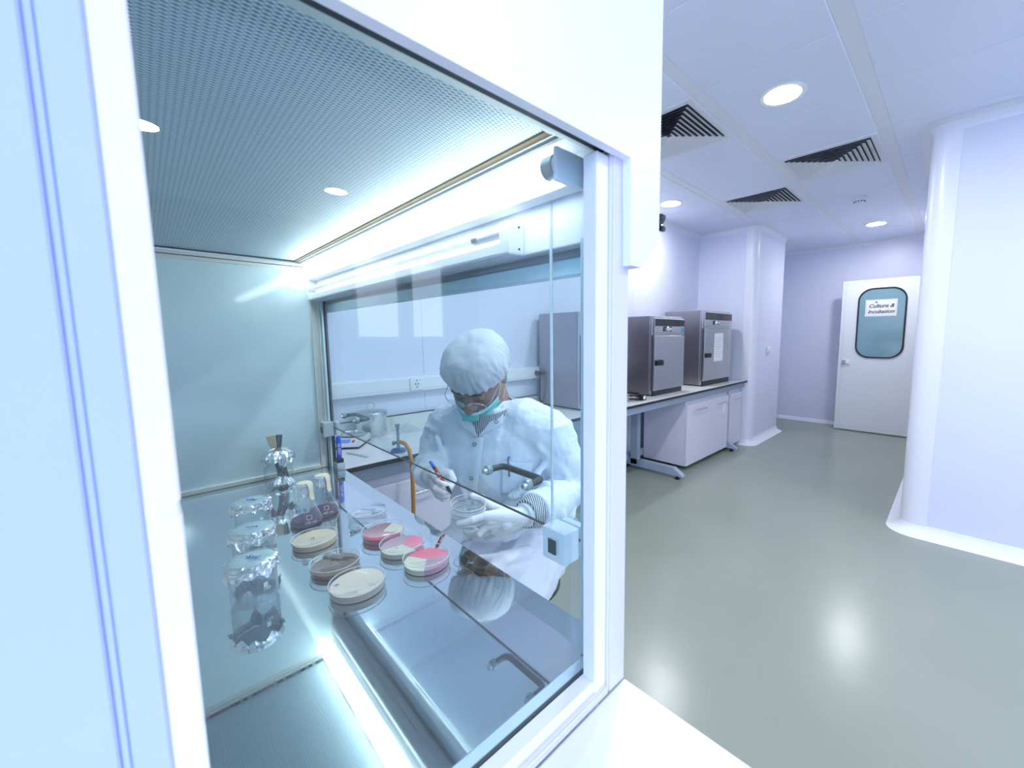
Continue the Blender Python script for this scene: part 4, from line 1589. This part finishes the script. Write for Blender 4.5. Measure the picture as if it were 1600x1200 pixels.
remeshed(body, 0.0035, 3, factor=0.4)

# brows and lashes
mb = MB()
for s in (-1, 1):
    mb.tube([hw(s * 0.012, 0.094, 0.018), hw(s * 0.03, 0.0945, 0.0245), hw(s * 0.05, 0.083, 0.018)], [0.003, 0.0038, 0.0018], 8)
    mb.tube([hw(s * 0.018, 0.0885, -0.0085), hw(s * 0.031, 0.092, -0.0115), hw(s * 0.045, 0.086, -0.008)], [0.0012, 0.0015, 0.001], 6)
mb.build('eyebrows', 'hair', person)
# hair under the cap
mb = MB()
rows = []
for i in range(9):
    t_ = i / 8
    row = []
    for j in range(33):
        a = 2 * PI * j / 32
        z0_ = 0.020 - 0.055 * (0.5 - 0.5 * math.sin(a))
        cth = math.cos(t_ * PI / 2)
        row.append(hw(0.079 * cth * math.cos(a), -0.009 + 0.094 * cth * math.sin(a), z0_ * (1 - t_) + (0.1125) * math.sin(t_ * PI / 2)))
    rows.append(row)
mb.sheet(rows)
mb.build('hair', 'hair', person)
# bouffant cap
mb = MB()
rows = []
NC = 160
for i in range(30):
    t_ = i / 29
    row = []
    for j in range(NC + 1):
        a = 2 * PI * (j % NC) / NC
        front = 0.5 + 0.5 * math.sin(a)
        zb = -0.030 + 0.052 * front
        if t_ < 0.12:
            q = t_ / 0.12
            sx, sy, zz = 0.083 + 0.013 * q, 0.099 + 0.012 * q, zb + 0.012 * q - 0.004 * math.sin(q * PI)
        else:
            q = (t_ - 0.12) / 0.88
            cth = math.cos(q * PI / 2) ** 0.72
            bul = 1 + 0.10 * math.sin(q * PI)
            sx, sy = 0.096 * cth * bul, 0.111 * cth * bul
            zz = (zb + 0.012) * (1 - q) + (0.121) * math.sin(q * PI / 2) ** 0.9
        pl = (1 - t_) ** 1.5
        nn = noise.noise(V((math.cos(a) * 2.2, math.sin(a) * 2.2, t_ * 3.0)))
        n2 = noise.noise(V((math.cos(a) * 13, math.sin(a) * 13, t_ * 2.0)))
        n3 = noise.noise(V((sx * math.cos(a) * 34, sy * math.sin(a) * 34, zz * 34 + 3)))
        n4 = noise.noise(V((sx * math.cos(a) * 80, sy * math.sin(a) * 80, zz * 50 + 7)))
        k_ = 1 + 0.045 * nn * (1 - t_) + (0.05 * n2 + 0.035 * math.sin(a * 26 + 5 * nn)) * pl * pl * (0.25 + min(1, t_ * 9)) + 0.03 * abs(n3) + 0.018 * n4
        back = 1 + 0.10 * (1 - front) * math.sin(min(1, t_ * 1.3) * PI)
        row.append(hw(sx * k_ * math.cos(a), -0.014 + sy * k_ * back * math.sin(a), zz + 0.004 * n3 * t_))
    rows.append(row)
mb.sheet(rows)
mb.build('hair_cap', 'cap_cloth', person, ang=60)
mb = MB()
band = []
for j in range(97):
    a = 2 * PI * j / 96
    band.append(hw(0.0835 * math.cos(a), -0.014 + 0.0995 * math.sin(a), -0.029 + 0.052 * (0.5 + 0.5 * math.sin(a))))
mb.tube(band, 0.0026, 6)
mb.build('cap_elastic', 'cap_cloth', [c for c in person.children if c.name.startswith('hair_cap')][0])

# mask worn below the nose
mb = MB()
rows = []
for i in range(15):
    v_ = i / 14
    row = []
    for j in range(25):
        th = math.radians(-68 + 136 * j / 24)
        wv_ = math.cos(th)
        zt_ = -0.034 - 0.010 * wv_ + 0.004 * abs(math.sin(th))
        zb_ = -0.104 * (0.55 + 0.45 * wv_) - 0.006
        zz = zt_ + (zb_ - zt_) * v_
        ry = 0.100 + 0.024 * math.sin(min(1, v_ * 1.15 + 0.08) * PI) * wv_ - 0.012 * v_ ** 2
        rx = 0.082 - 0.008 * v_
        fold = 0.0022 * abs(math.sin(v_ * PI * 3.5)) * wv_
        row.append(hw(rx * math.sin(th), 0.010 + (ry + fold) * wv_, zz))
    rows.append(row)
mb.sheet(rows)
mk = mb.build('face_mask', 'mask', person, ang=60)
md = mk.modifiers.new('thick', 'SOLIDIFY')
md.thickness = 0.0018
mb = MB()
rows = []
for k in (0, 1):
    row = []
    for j in range(25):
        th = math.radians(-68 + 136 * j / 24)
        wv_ = math.cos(th)
        zt_ = -0.034 - 0.010 * wv_ + 0.004 * abs(math.sin(th)) - k * 0.010 * (0.4 + 0.6 * abs(math.sin(th)))
        ry = 0.100 + 0.024 * math.sin((0.08 + 0.1 * k) * PI) * wv_
        row.append(hw(0.0828 * math.sin(th), 0.0112 + (ry + 0.001) * wv_, zt_ + 0.001))
    rows.append(row)
mb.sheet(rows)
mb.build('mask_border', 'mask_white', mk)
for s in (-1, 1):
    mb = MB()
    mb.tube([hw(s * 0.076, 0.045, -0.040), hw(s * 0.083, 0.020, 0.000), hw(s * 0.086, -0.010, 0.026), hw(s * 0.085, -0.030, -0.005), hw(s * 0.083, -0.015, -0.045), hw(s * 0.072, 0.035, -0.085)], 0.0014, 6)
    mb.build('ear_loop', 'mask_white', mk)

# glasses
mb = MB()
GZ, GY = -0.010, 0.113
for s in (-1, 1):
    mb.tube([hw(s * 0.034 + 0.027 * math.cos(a), GY - 0.012 * abs(math.cos(a) * s * 0.5 + 0.5) ** 2 if False else GY - 0.006 * (0.5 + 0.5 * s * math.cos(a)), GZ + 0.019 * math.sin(a)) for a in [2 * PI * i / 28 for i in range(29)]], 0.0009, 6)
    mb.tube([hw(s * 0.061, GY - 0.006, GZ + 0.006), hw(s * 0.076, GY - 0.02, GZ + 0.01), hw(s * 0.081, 0.03, GZ + 0.012), hw(s * 0.082, -0.012, GZ + 0.014)], 0.0011, 6)
mb.tube([hw(-0.008, GY, GZ + 0.004), hw(0, GY + 0.003, GZ + 0.007), hw(0.008, GY, GZ + 0.004)], 0.001, 6)
gz = mb.build('eyeglasses', 'chrome', person)
for s in (-1, 1):
    mb = MB()
    mb.loft([[hw(s * 0.034 + 0.0265 * math.cos(a), GY - 0.006 * (0.5 + 0.5 * s * math.cos(a)) + dy, GZ + 0.0187 * math.sin(a)) for a in [2 * PI * i / 28 for i in range(28)]] for dy in (-0.0006, 0.0006)])
    mb.build('lens', 'lens', gz)

# --- lab coat
mb = MB()
mb.loft([oval((x, y, z), a, b) for (z, x, y), a, b in zip(
    [(0.545, 0.875, 1.10)] + SP[1:] + [(1.125, 0.80, 1.06)],
    (0.215, 0.205, 0.197, 0.202, 0.208, 0.195, 0.135, 0.082), (0.165, 0.152, 0.142, 0.138, 0.128, 0.110, 0.092, 0.078))])
mb.tube([NB + V((0.005, 0.0, -0.012)), NB.lerp(SL, 0.5) + V((0.0, 0.0, 0.010)), SL + V((0.0, 0.015, -0.012))], [0.078, 0.082, 0.080], 24, True)
mb.tube([NB + V((0.005, 0.0, -0.012)), NB.lerp(SR, 0.5) + V((0.0, 0.0, 0.012)), SR + V((0.008, -0.015, -0.010))], [0.078, 0.082, 0.080], 24, True)


def sleeve(pts, rs, folds):
    mb.tube(pts, rs, 22)
    for (i, f, dr, ax) in folds:
        c = V(pts[i]).lerp(V(pts[i + 1]), f)
        rr = rs[i] + (rs[i + 1] - rs[i]) * f + dr
        d = (V(pts[i + 1]) - V(pts[i])).normalized()
        n_ = (d + V(ax)).normalized()
        u_ = n_.orthogonal().normalized()
        w_ = n_.cross(u_)
        mb.tube([c + (u_ * math.cos(2 * PI * k / 24) + w_ * math.sin(2 * PI * k / 24)) * (rr + 0.003 * math.sin(k * 1.3)) for k in range(25)], [0.010 + 0.005 * math.sin(k * 0.9 + f * 9) for k in range(25)], 8)


sleeve([SL + V((0, 0.01, 0.01)), SL.lerp(EL, 0.45), EL, EL.lerp(WL, 0.30), EL.lerp(WL, 0.62), EL.lerp(WL, 0.90)],
       [0.074, 0.068, 0.060, 0.059, 0.054, 0.051],
       [(1, 0.55, 0.000, (0.3, 0.1, 0.5)), (1, 0.9, 0.002, (0.2, 0.5, -0.2)), (2, 0.5, 0.0, (0, 0.5, 0.6)), (3, 0.2, 0.0, (0.2, -0.4, 0.5)), (3, 0.7, -0.002, (0, 0.5, -0.3))])
sleeve([SR + V((0.01, 0, 0.0)), SR.lerp(ER, 0.5) + V((0, 0.015, 0)), ER, ER.lerp(WR_, 0.35), ER.lerp(WR_, 0.65), ER.lerp(WR_, 0.97)],
       [0.072, 0.062, 0.052, 0.050, 0.047, 0.045],
       [(0, 0.8, 0.0, (0.3, 0.1, 0.5)), (1, 0.6, 0.002, (0.4, 0.3, -0.3)), (2, 0.4, 0.002, (0, 0.5, 0.6)), (3, 0.3, 0.0, (0.2, -0.4, 0.5))])
# skirt of the coat over the thighs
for hp_, kn in ((HIPL, KL), (HIPR, KR)):
    mb.tube([hp_ + V((0.02, 0.01, 0.02)), hp_.lerp(kn, 0.5) + V((0, 0, 0.012)), kn + V((0.01, 0, 0.01))], [0.115, 0.108, 0.092], 22)
cm_ = HIPL.lerp(HIPR, 0.5)
ck = KL.lerp(KR, 0.5)
mb.tube([cm_ + V((0, 0, 0.03)), cm_.lerp(ck, 0.6) + V((0, 0, 0.01))], [0.12, 0.085], 22)
for hp_, kn in ((HIPL, KL),):
    mb.tube([hp_ + V((0.05, -0.05, 0.06)), hp_.lerp(kn, 0.4) + V((0.0, -0.06, 0.02)), hp_.lerp(kn, 0.8) + V((0, -0.055, -0.06))], 0.012, 8)
    mb.tube([hp_ + V((-0.06, 0.0, 0.12)), hp_.lerp(kn, 0.5) + V((0.0, 0.0, 0.115))], 0.014, 8)
# chest, waist and lap creases
CR = [((0.700, 0.955, 0.79), (0.735, 0.915, 0.86), (0.80, 0.880, 0.93), (0.85, 0.860, 0.99)),
      ((0.690, 0.980, 0.76), (0.715, 0.935, 0.81), (0.775, 0.895, 0.86)),
      ((0.705, 1.100, 0.78), (0.698, 1.150, 0.88), (0.700, 1.190, 0.98)),
      ((0.690, 1.060, 0.80), (0.680, 1.100, 0.90), (0.690, 1.150, 1.00)),
      ((0.665, 1.010, 0.74), (0.690, 0.955, 0.745), (0.745, 0.905, 0.76), (0.80, 0.88, 0.79)),
      ((0.640, 0.960, 0.705), (0.690, 0.905, 0.71), (0.76, 0.87, 0.72)),
      ((0.600, 0.890, 0.700), (0.660, 0.850, 0.705), (0.74, 0.84, 0.70)),
      ((0.565, 0.850, 0.690), (0.620, 0.790, 0.660), (0.68, 0.775, 0.62)),
      ((0.815, 0.875, 1.02), (0.850, 0.840, 0.98), (0.865, 0.80, 0.93)),
      ((0.640, 1.170, 1.03), (0.650, 1.150, 0.97), (0.660, 1.16, 0.91))]
for c4 in CR:
    mb.tube([V(p) for p in c4], [0.011] + [0.015] * (len(c4) - 2) + [0.008], 8, True)
coat = mb.build('lab_coat', 'coat', person)
remeshed(coat, 0.005, 3, disp=0.014, dscale=0.05)


from mathutils.bvhtree import BVHTree
CT = BVHTree.FromObject(coat, bpy.context.evaluated_depsgraph_get())


def onto(p, off):
    q = V(p) - person.location
    hit, nrm, _, _ = CT.ray_cast(q + tf * 0.25, -tf)
    if hit is None or (hit - q).length > 0.05:
        hit, nrm, _, _ = CT.find_nearest(q)
    return hit + nrm * off + person.location


def patch(a, b_, c, d, off, n=12, m_=12):
    a, b_, c, d = V(a), V(b_), V(c), V(d)
    return MB().sheet([[onto(a.lerp(b_, i / n).lerp(d.lerp(c, i / n), j / m_), off) for i in range(n + 1)] for j in range(m_ + 1)])


def thick(o, t_):
    md_ = o.modifiers.new('thick', 'SOLIDIFY')
    md_.thickness = t_
    md_.offset = 0
    return o


def poly_line(pts, n):
    out_ = []
    for a, b_ in zip(pts, pts[1:]):
        for i in range(n):
            out_.append(V(a).lerp(V(b_), i / n))
    return out_ + [V(pts[-1])]


VX = (0.7036, 1.0278, 1.0440)
pl_ = poly_line([VX, (0.6906, 1.0295, 0.9716), (0.6891, 1.0489, 0.8854), (0.6827, 1.0578, 0.8011), (0.6832, 1.0747, 0.70)], 8)
mb = MB()
mb.sheet([[onto(p - trt * 0.020, 0.0035), onto(p, 0.0035), onto(p + trt * 0.014, 0.0035), onto(p + trt * 0.0145, -0.002)] for p in pl_])
thick(mb.build('placket', 'coat', coat), 0.001)
thick(patch((0.7397, 0.9587, 0.9796), (0.8084, 0.8987, 0.9688), (0.800, 0.895, 0.8700), (0.7403, 0.9696, 0.8675), 0.004).build('breast_pocket', 'coat', coat), 0.002)
for p in ((0.6965, 1.0357, 1.0217), (0.6885, 1.0465, 0.9151), (0.6928, 1.0613, 0.835), (0.6908, 1.0718, 0.74), (0.7425, 0.9903, 1.0914), (0.699, 1.0891, 1.088)):
    c = onto(p, 0.0095 if p[2] > 1.08 else 0.0055)
    mb = MB()
    n_ = (tf + V((0, 0, 0.1))).normalized()
    w_ = n_.cross(trt)
    mb.tube([c + (trt * math.cos(2 * PI * k / 18) + w_ * math.sin(2 * PI * k / 18)) * 0.0052 for k in range(19)], 0.0011, 6)
    mb.build('snap_button', 'tool_metal', coat)

# shirt at the neck and wrists
mb = MB()
rows = []
for i in range(6):
    row = []
    for j in range(33):
        a = 2 * PI * j / 32
        c = NB + V((-0.008, -0.004, 0.0)) + V((-0.028, -0.016, 0.062)) * (i / 5)
        rr = 0.0735 - 0.008 * (i / 5)
        row.append(c + trt * rr * math.cos(a) + (tf + V((0, 0, -0.35))) * rr * 0.98 * math.sin(a))
    rows.append(row)
mb.sheet(rows)
sh_ = mb.build('shirt_collar', 'stripes', person)
patch((0.7130, 1.0750, 1.0960), (0.745, 0.995, 1.105), VX, VX, 0.003).build('shirt_front', 'stripes', sh_)
for q in ((VX, (0.7582, 0.9756, 1.0870), (0.790, 0.995, 1.1350), (0.745, 0.998, 1.1060)),
          (VX, (0.6883, 1.0882, 1.0672), (0.705, 1.165, 1.1150), (0.7130, 1.0750, 1.0990))):
    thick(patch(*q, 0.006).build('lapel', 'coat', coat), 0.003)
mb = MB()
rows = []
for i in range(5):
    row = []
    for j in range(41):
        a = 2 * PI * j / 40
        k_ = i / 4
        c = NB + V((0.008, 0.004, 0.004)) + V((-0.024, -0.014, 0.066)) * k_
        rr = 0.094 - 0.014 * k_
        fr_ = 0.5 + 0.5 * math.sin(a)
        row.append(c + trt * rr * math.cos(a) + tf * rr * math.sin(a) + V((0, 0, -0.055 * fr_ ** 3 - 0.035 * k_ * fr_ ** 4)))
    rows.append(row)
mb.sheet(rows)
cl_ = mb.build('coat_collar', 'coat', coat)
md_ = cl_.modifiers.new('thick', 'SOLIDIFY')
md_.thickness = 0.004

for a, b_, r0, r1 in ((EL.lerp(WL, 0.74), WL + V((-0.012, 0.001, 0.001)), 0.045, 0.0375), (ER.lerp(WR_, 0.75), WR_.lerp(ER, 0.13), 0.042, 0.0375)):
    mb = MB()
    mb.tube([a, a.lerp(b_, 0.6), b_], [r0, r0, r1], 24)
    mb.build('shirt_cuff', 'stripes', person)


# --- gloved hands
def hand(chains, wrist, cuff_from, thumb, palm_r, pen=False):
    mb = MB()
    fr = {'index': 0.0086, 'middle': 0.0090, 'ring': 0.0086, 'little': 0.0076}
    for k, pts in chains.items():
        r0 = fr[k]
        pts = [V(p) for p in pts]
        mb.tube(pts, [r0 * 1.12, r0 * 1.04, r0 * 0.95, r0 * 0.86], 14, True)
        for q, s_ in zip(pts[1:3], (1.10, 1.02)):
            mb.ell(q, r0 * s_, r0 * s_, r0 * s_, u=12, v=8)
        mb.tube([V(wrist), V(wrist).lerp(pts[0], 0.55), pts[0]], [palm_r * 1.15, palm_r, r0 * 1.35], 14, True)
    kk = list(chains.values())
    for a, b_ in zip(kk, kk[1:]):
        m0 = (V(a[0]) + V(b_[0])) / 2
        mb.tube([V(wrist).lerp(m0, 0.4), V(wrist).lerp(m0, 0.92)], [palm_r, palm_r * 0.72], 12, True)
    tp = [V(p) for p in thumb]
    mb.tube([V(wrist).lerp(tp[0], 0.3)] + tp, [0.018, 0.0165, 0.0130, 0.0115, 0.0100], 14, True)
    mb.ell(V(wrist).lerp((V(chains['index'][0]) + V(chains['little'][0])) / 2, 0.60), 0.0265, 0.0265, 0.024)
    mb.tube([V(cuff_from) * 1.5 - V(wrist) * 0.5, V(cuff_from), V(wrist)], [0.034, 0.034, palm_r * 1.5], 20)
    cf = V(cuff_from)
    d = (V(wrist) - cf).normalized()
    u_ = d.orthogonal().normalized()
    w_ = d.cross(u_)
    for f in (0.25, 0.55, 0.8):
        c = cf.lerp(V(wrist), f)
        rr = 0.0345 + (palm_r * 1.5 - 0.034) * f
        mb.tube([c + (u_ * math.cos(2 * PI * k / 20) + (w_ + d * 0.2) * math.sin(2 * PI * k / 20)) * rr for k in range(21)], 0.0022, 6)
    o = mb.build('glove', 'glove', person)
    return remeshed(o, 0.0022, 4, factor=0.5)


LH = {'index': [(0.5674, 0.8105, 0.9051), (0.5361, 0.8203, 0.9025), (0.5219, 0.8303, 0.8981), (0.5093, 0.8415, 0.8951)],
      'middle': [(0.5788, 0.8145, 0.8761), (0.5567, 0.8235, 0.8580), (0.5489, 0.8550, 0.8480), (0.5494, 0.8760, 0.8500)],
      'ring': [(0.5929, 0.8202, 0.8557), (0.5764, 0.8484, 0.8379), (0.5727, 0.8772, 0.8400), (0.5756, 0.9000, 0.8460)],
      'little': [(0.6100, 0.8217, 0.8385), (0.6039, 0.8535, 0.8189), (0.6010, 0.8846, 0.8200), (0.5975, 0.9034, 0.8280)]}
g1 = hand(LH, (0.6700, 0.7850, 0.8785), WL.lerp(EL, 0.10), [(0.6394, 0.8143, 0.8906), (0.6115, 0.8437, 0.9053), (0.5936, 0.8620, 0.9290), (0.5730, 0.8720, 0.9375)], 0.0205)
RH = {'index': [(0.5239, 0.9875, 0.9811), (0.5192, 0.9556, 0.9742), (0.5291, 0.944, 0.9639), (0.5379, 0.9432, 0.9599)],
      'middle': [(0.5226, 0.9934, 0.9638), (0.5143, 0.9602, 0.9521), (0.5303, 0.9473, 0.9399), (0.5488, 0.948, 0.9354)],
      'ring': [(0.5276, 1.0003, 0.948), (0.5238, 0.9735, 0.9345), (0.5389, 0.9638, 0.9219), (0.5561, 0.9669, 0.917)],
      'little': [(0.5352, 1.0047, 0.9338), (0.5338, 0.9824, 0.9184), (0.5455, 0.9763, 0.9073), (0.558, 0.9776, 0.9051)]}
g2 = hand(RH, (0.5425, 1.0300, 0.9600), WR_.lerp(ER, 0.16), [(0.5562, 0.997, 0.9761), (0.5669, 0.9714, 0.9743), (0.5655, 0.9528, 0.9626), (0.5503, 0.9442, 0.9490)], 0.0165)

# trousers and shoes
for kn, an in ((KL, AL), (KR, AR)):
    mb = MB()
    hp_ = HIPL if kn is KL else HIPR
    mb.tube([hp_.lerp(kn, 0.6), hp_.lerp(kn, 0.9), kn + V((-0.012, -0.006, -0.004)), kn.lerp(an, 0.12), kn.lerp(an, 0.6), an + V((0, 0, -0.02))], [0.080, 0.074, 0.070, 0.068, 0.063, 0.062], 18)
    mb.ell(kn, 0.073, 0.073, 0.073)
    mb.build('trouser_leg', 'trousers', person)
    mb = MB()
    mb.tube([an + V((0.03, 0.018, -0.04)), an + tf * 0.07 + V((0, 0, -0.048)), an + tf * 0.17 + V((0, 0, -0.056))], [0.038, 0.040, 0.028], 16, True)
    for q in mb.bm.verts:
        q.co.z = max(q.co.z, 0.003)
    mb.build('shoe', 'black', person)

# lab stool
sx_, sy_ = 0.90, 1.115
t = thing('lab_stool', 'round black stool under the seated worker', 'stool', (sx_, sy_, 0))
mb = MB()
mb.lathe([(0.001, 0.425), (0.16, 0.425), (0.175, 0.44), (0.175, 0.465), (0.16, 0.478), (0.001, 0.48)], (sx_, sy_, 0), 36)
mb.build('seat', 'black', t)
mb = MB()
mb.cyl((sx_, sy_, 0.06), (sx_, sy_, 0.425), 0.025)
mb.build('column', 'chrome', t)
for i in range(5):
    a = 2 * PI * i / 5 + 0.3
    mb = MB()
    mb.tube([(sx_, sy_, 0.09), (sx_ + 0.25 * math.cos(a), sy_ + 0.25 * math.sin(a), 0.03)], [0.02, 0.014], 10)
    mb.ell((sx_ + 0.25 * math.cos(a), sy_ + 0.25 * math.sin(a), 0.018), 0.018, 0.018, 0.018, u=12, v=8)
    mb.build('foot', 'chrome', t)

# --- things held
dc = V((0.5555, 0.8700, 0.8720))
dax = V((-0.06, -0.12, 1)).normalized()
for i in range(4):
    lab_ = ['bottom', 'second from bottom', 'third from bottom', 'top'][i]
    dish = petri('petri_dish', 0, 0, 'clear petri dish, %s of the stack held in the gloved hand' % lab_, [], [(0.012, 0.016, 0.034, 0.004, 22, 'ink_blue', 21), (-0.018, 0.004, 0.018, 0.004, 10, 'ink_blue', 25), (0.012, -0.002, 0.006, 0.004, 5, 'ink_blue', 26)] if i == 3 else [], r=0.0440, z=0, group='stack of clear petri dishes in the hand', h=0.0138)
    dish.rotation_euler = dax.to_track_quat('Z', 'Y').to_euler()
    dish.rotation_euler.z = 0
    dish.location = dc + dax * (0.0145 * i)

pa, pb = V((0.5050, 0.9640, 1.0270)), V((0.5490, 0.9340, 0.9330))
t = thing('marker_pen', 'slim black and red marker with blue tail, held in the right hand', 'pen', pa.lerp(pb, 1.0))
L_ = lambda f: pa.lerp(pb, f)
MB().tube([L_(0.14), L_(0.86)], 0.0046, 14).build('barrel', 'black', t)
MB().tube([L_(0.0), L_(0.16)], [0.0036, 0.0049], 14).build('tail_plug', 'blue_plastic', t)
MB().tube([L_(0.24), L_(0.60)], 0.00485, 14).build('sleeve', 'red', t)
MB().tube([L_(0.86), L_(0.96), L_(1.0)], [0.0044, 0.002, 0.0008], 12).build('nib', 'ink_black', t)
pd = (pb - pa).normalized()
cdir = (V((0, 0, 1.35)) - L_(0.42)).normalized()
yy_ = pd.cross(cdir).normalized()
zz_ = yy_.cross(pd).normalized() if False else pd.cross(yy_)
text('lettering', 'edding', 0.0065, 'ink_white', t, Matrix.Translation(L_(0.42) + cdir * 0.0052) @ Matrix((pd, (V(cdir).cross(pd)).normalized(), pd.cross(V(cdir).cross(pd)).normalized())).transposed().to_4x4(), 0, 0.0002)

pq, pr_ = onto((0.7547, 0.9419, 0.9300), 0.008), onto((0.752, 0.9433, 0.9850), 0.009)
t = thing('pocket_pen', 'thin pen clipped in the breast pocket of the lab coat', 'pen', pq)
MB().tube([pq, pr_], 0.0026, 10).build('barrel', 'tool_metal', t)
MB().ell(pr_ + V((0.002, -0.003, 0.002)), 0.0042, 0.0042, 0.0038).build('clip_end', 'blue_plastic', t)
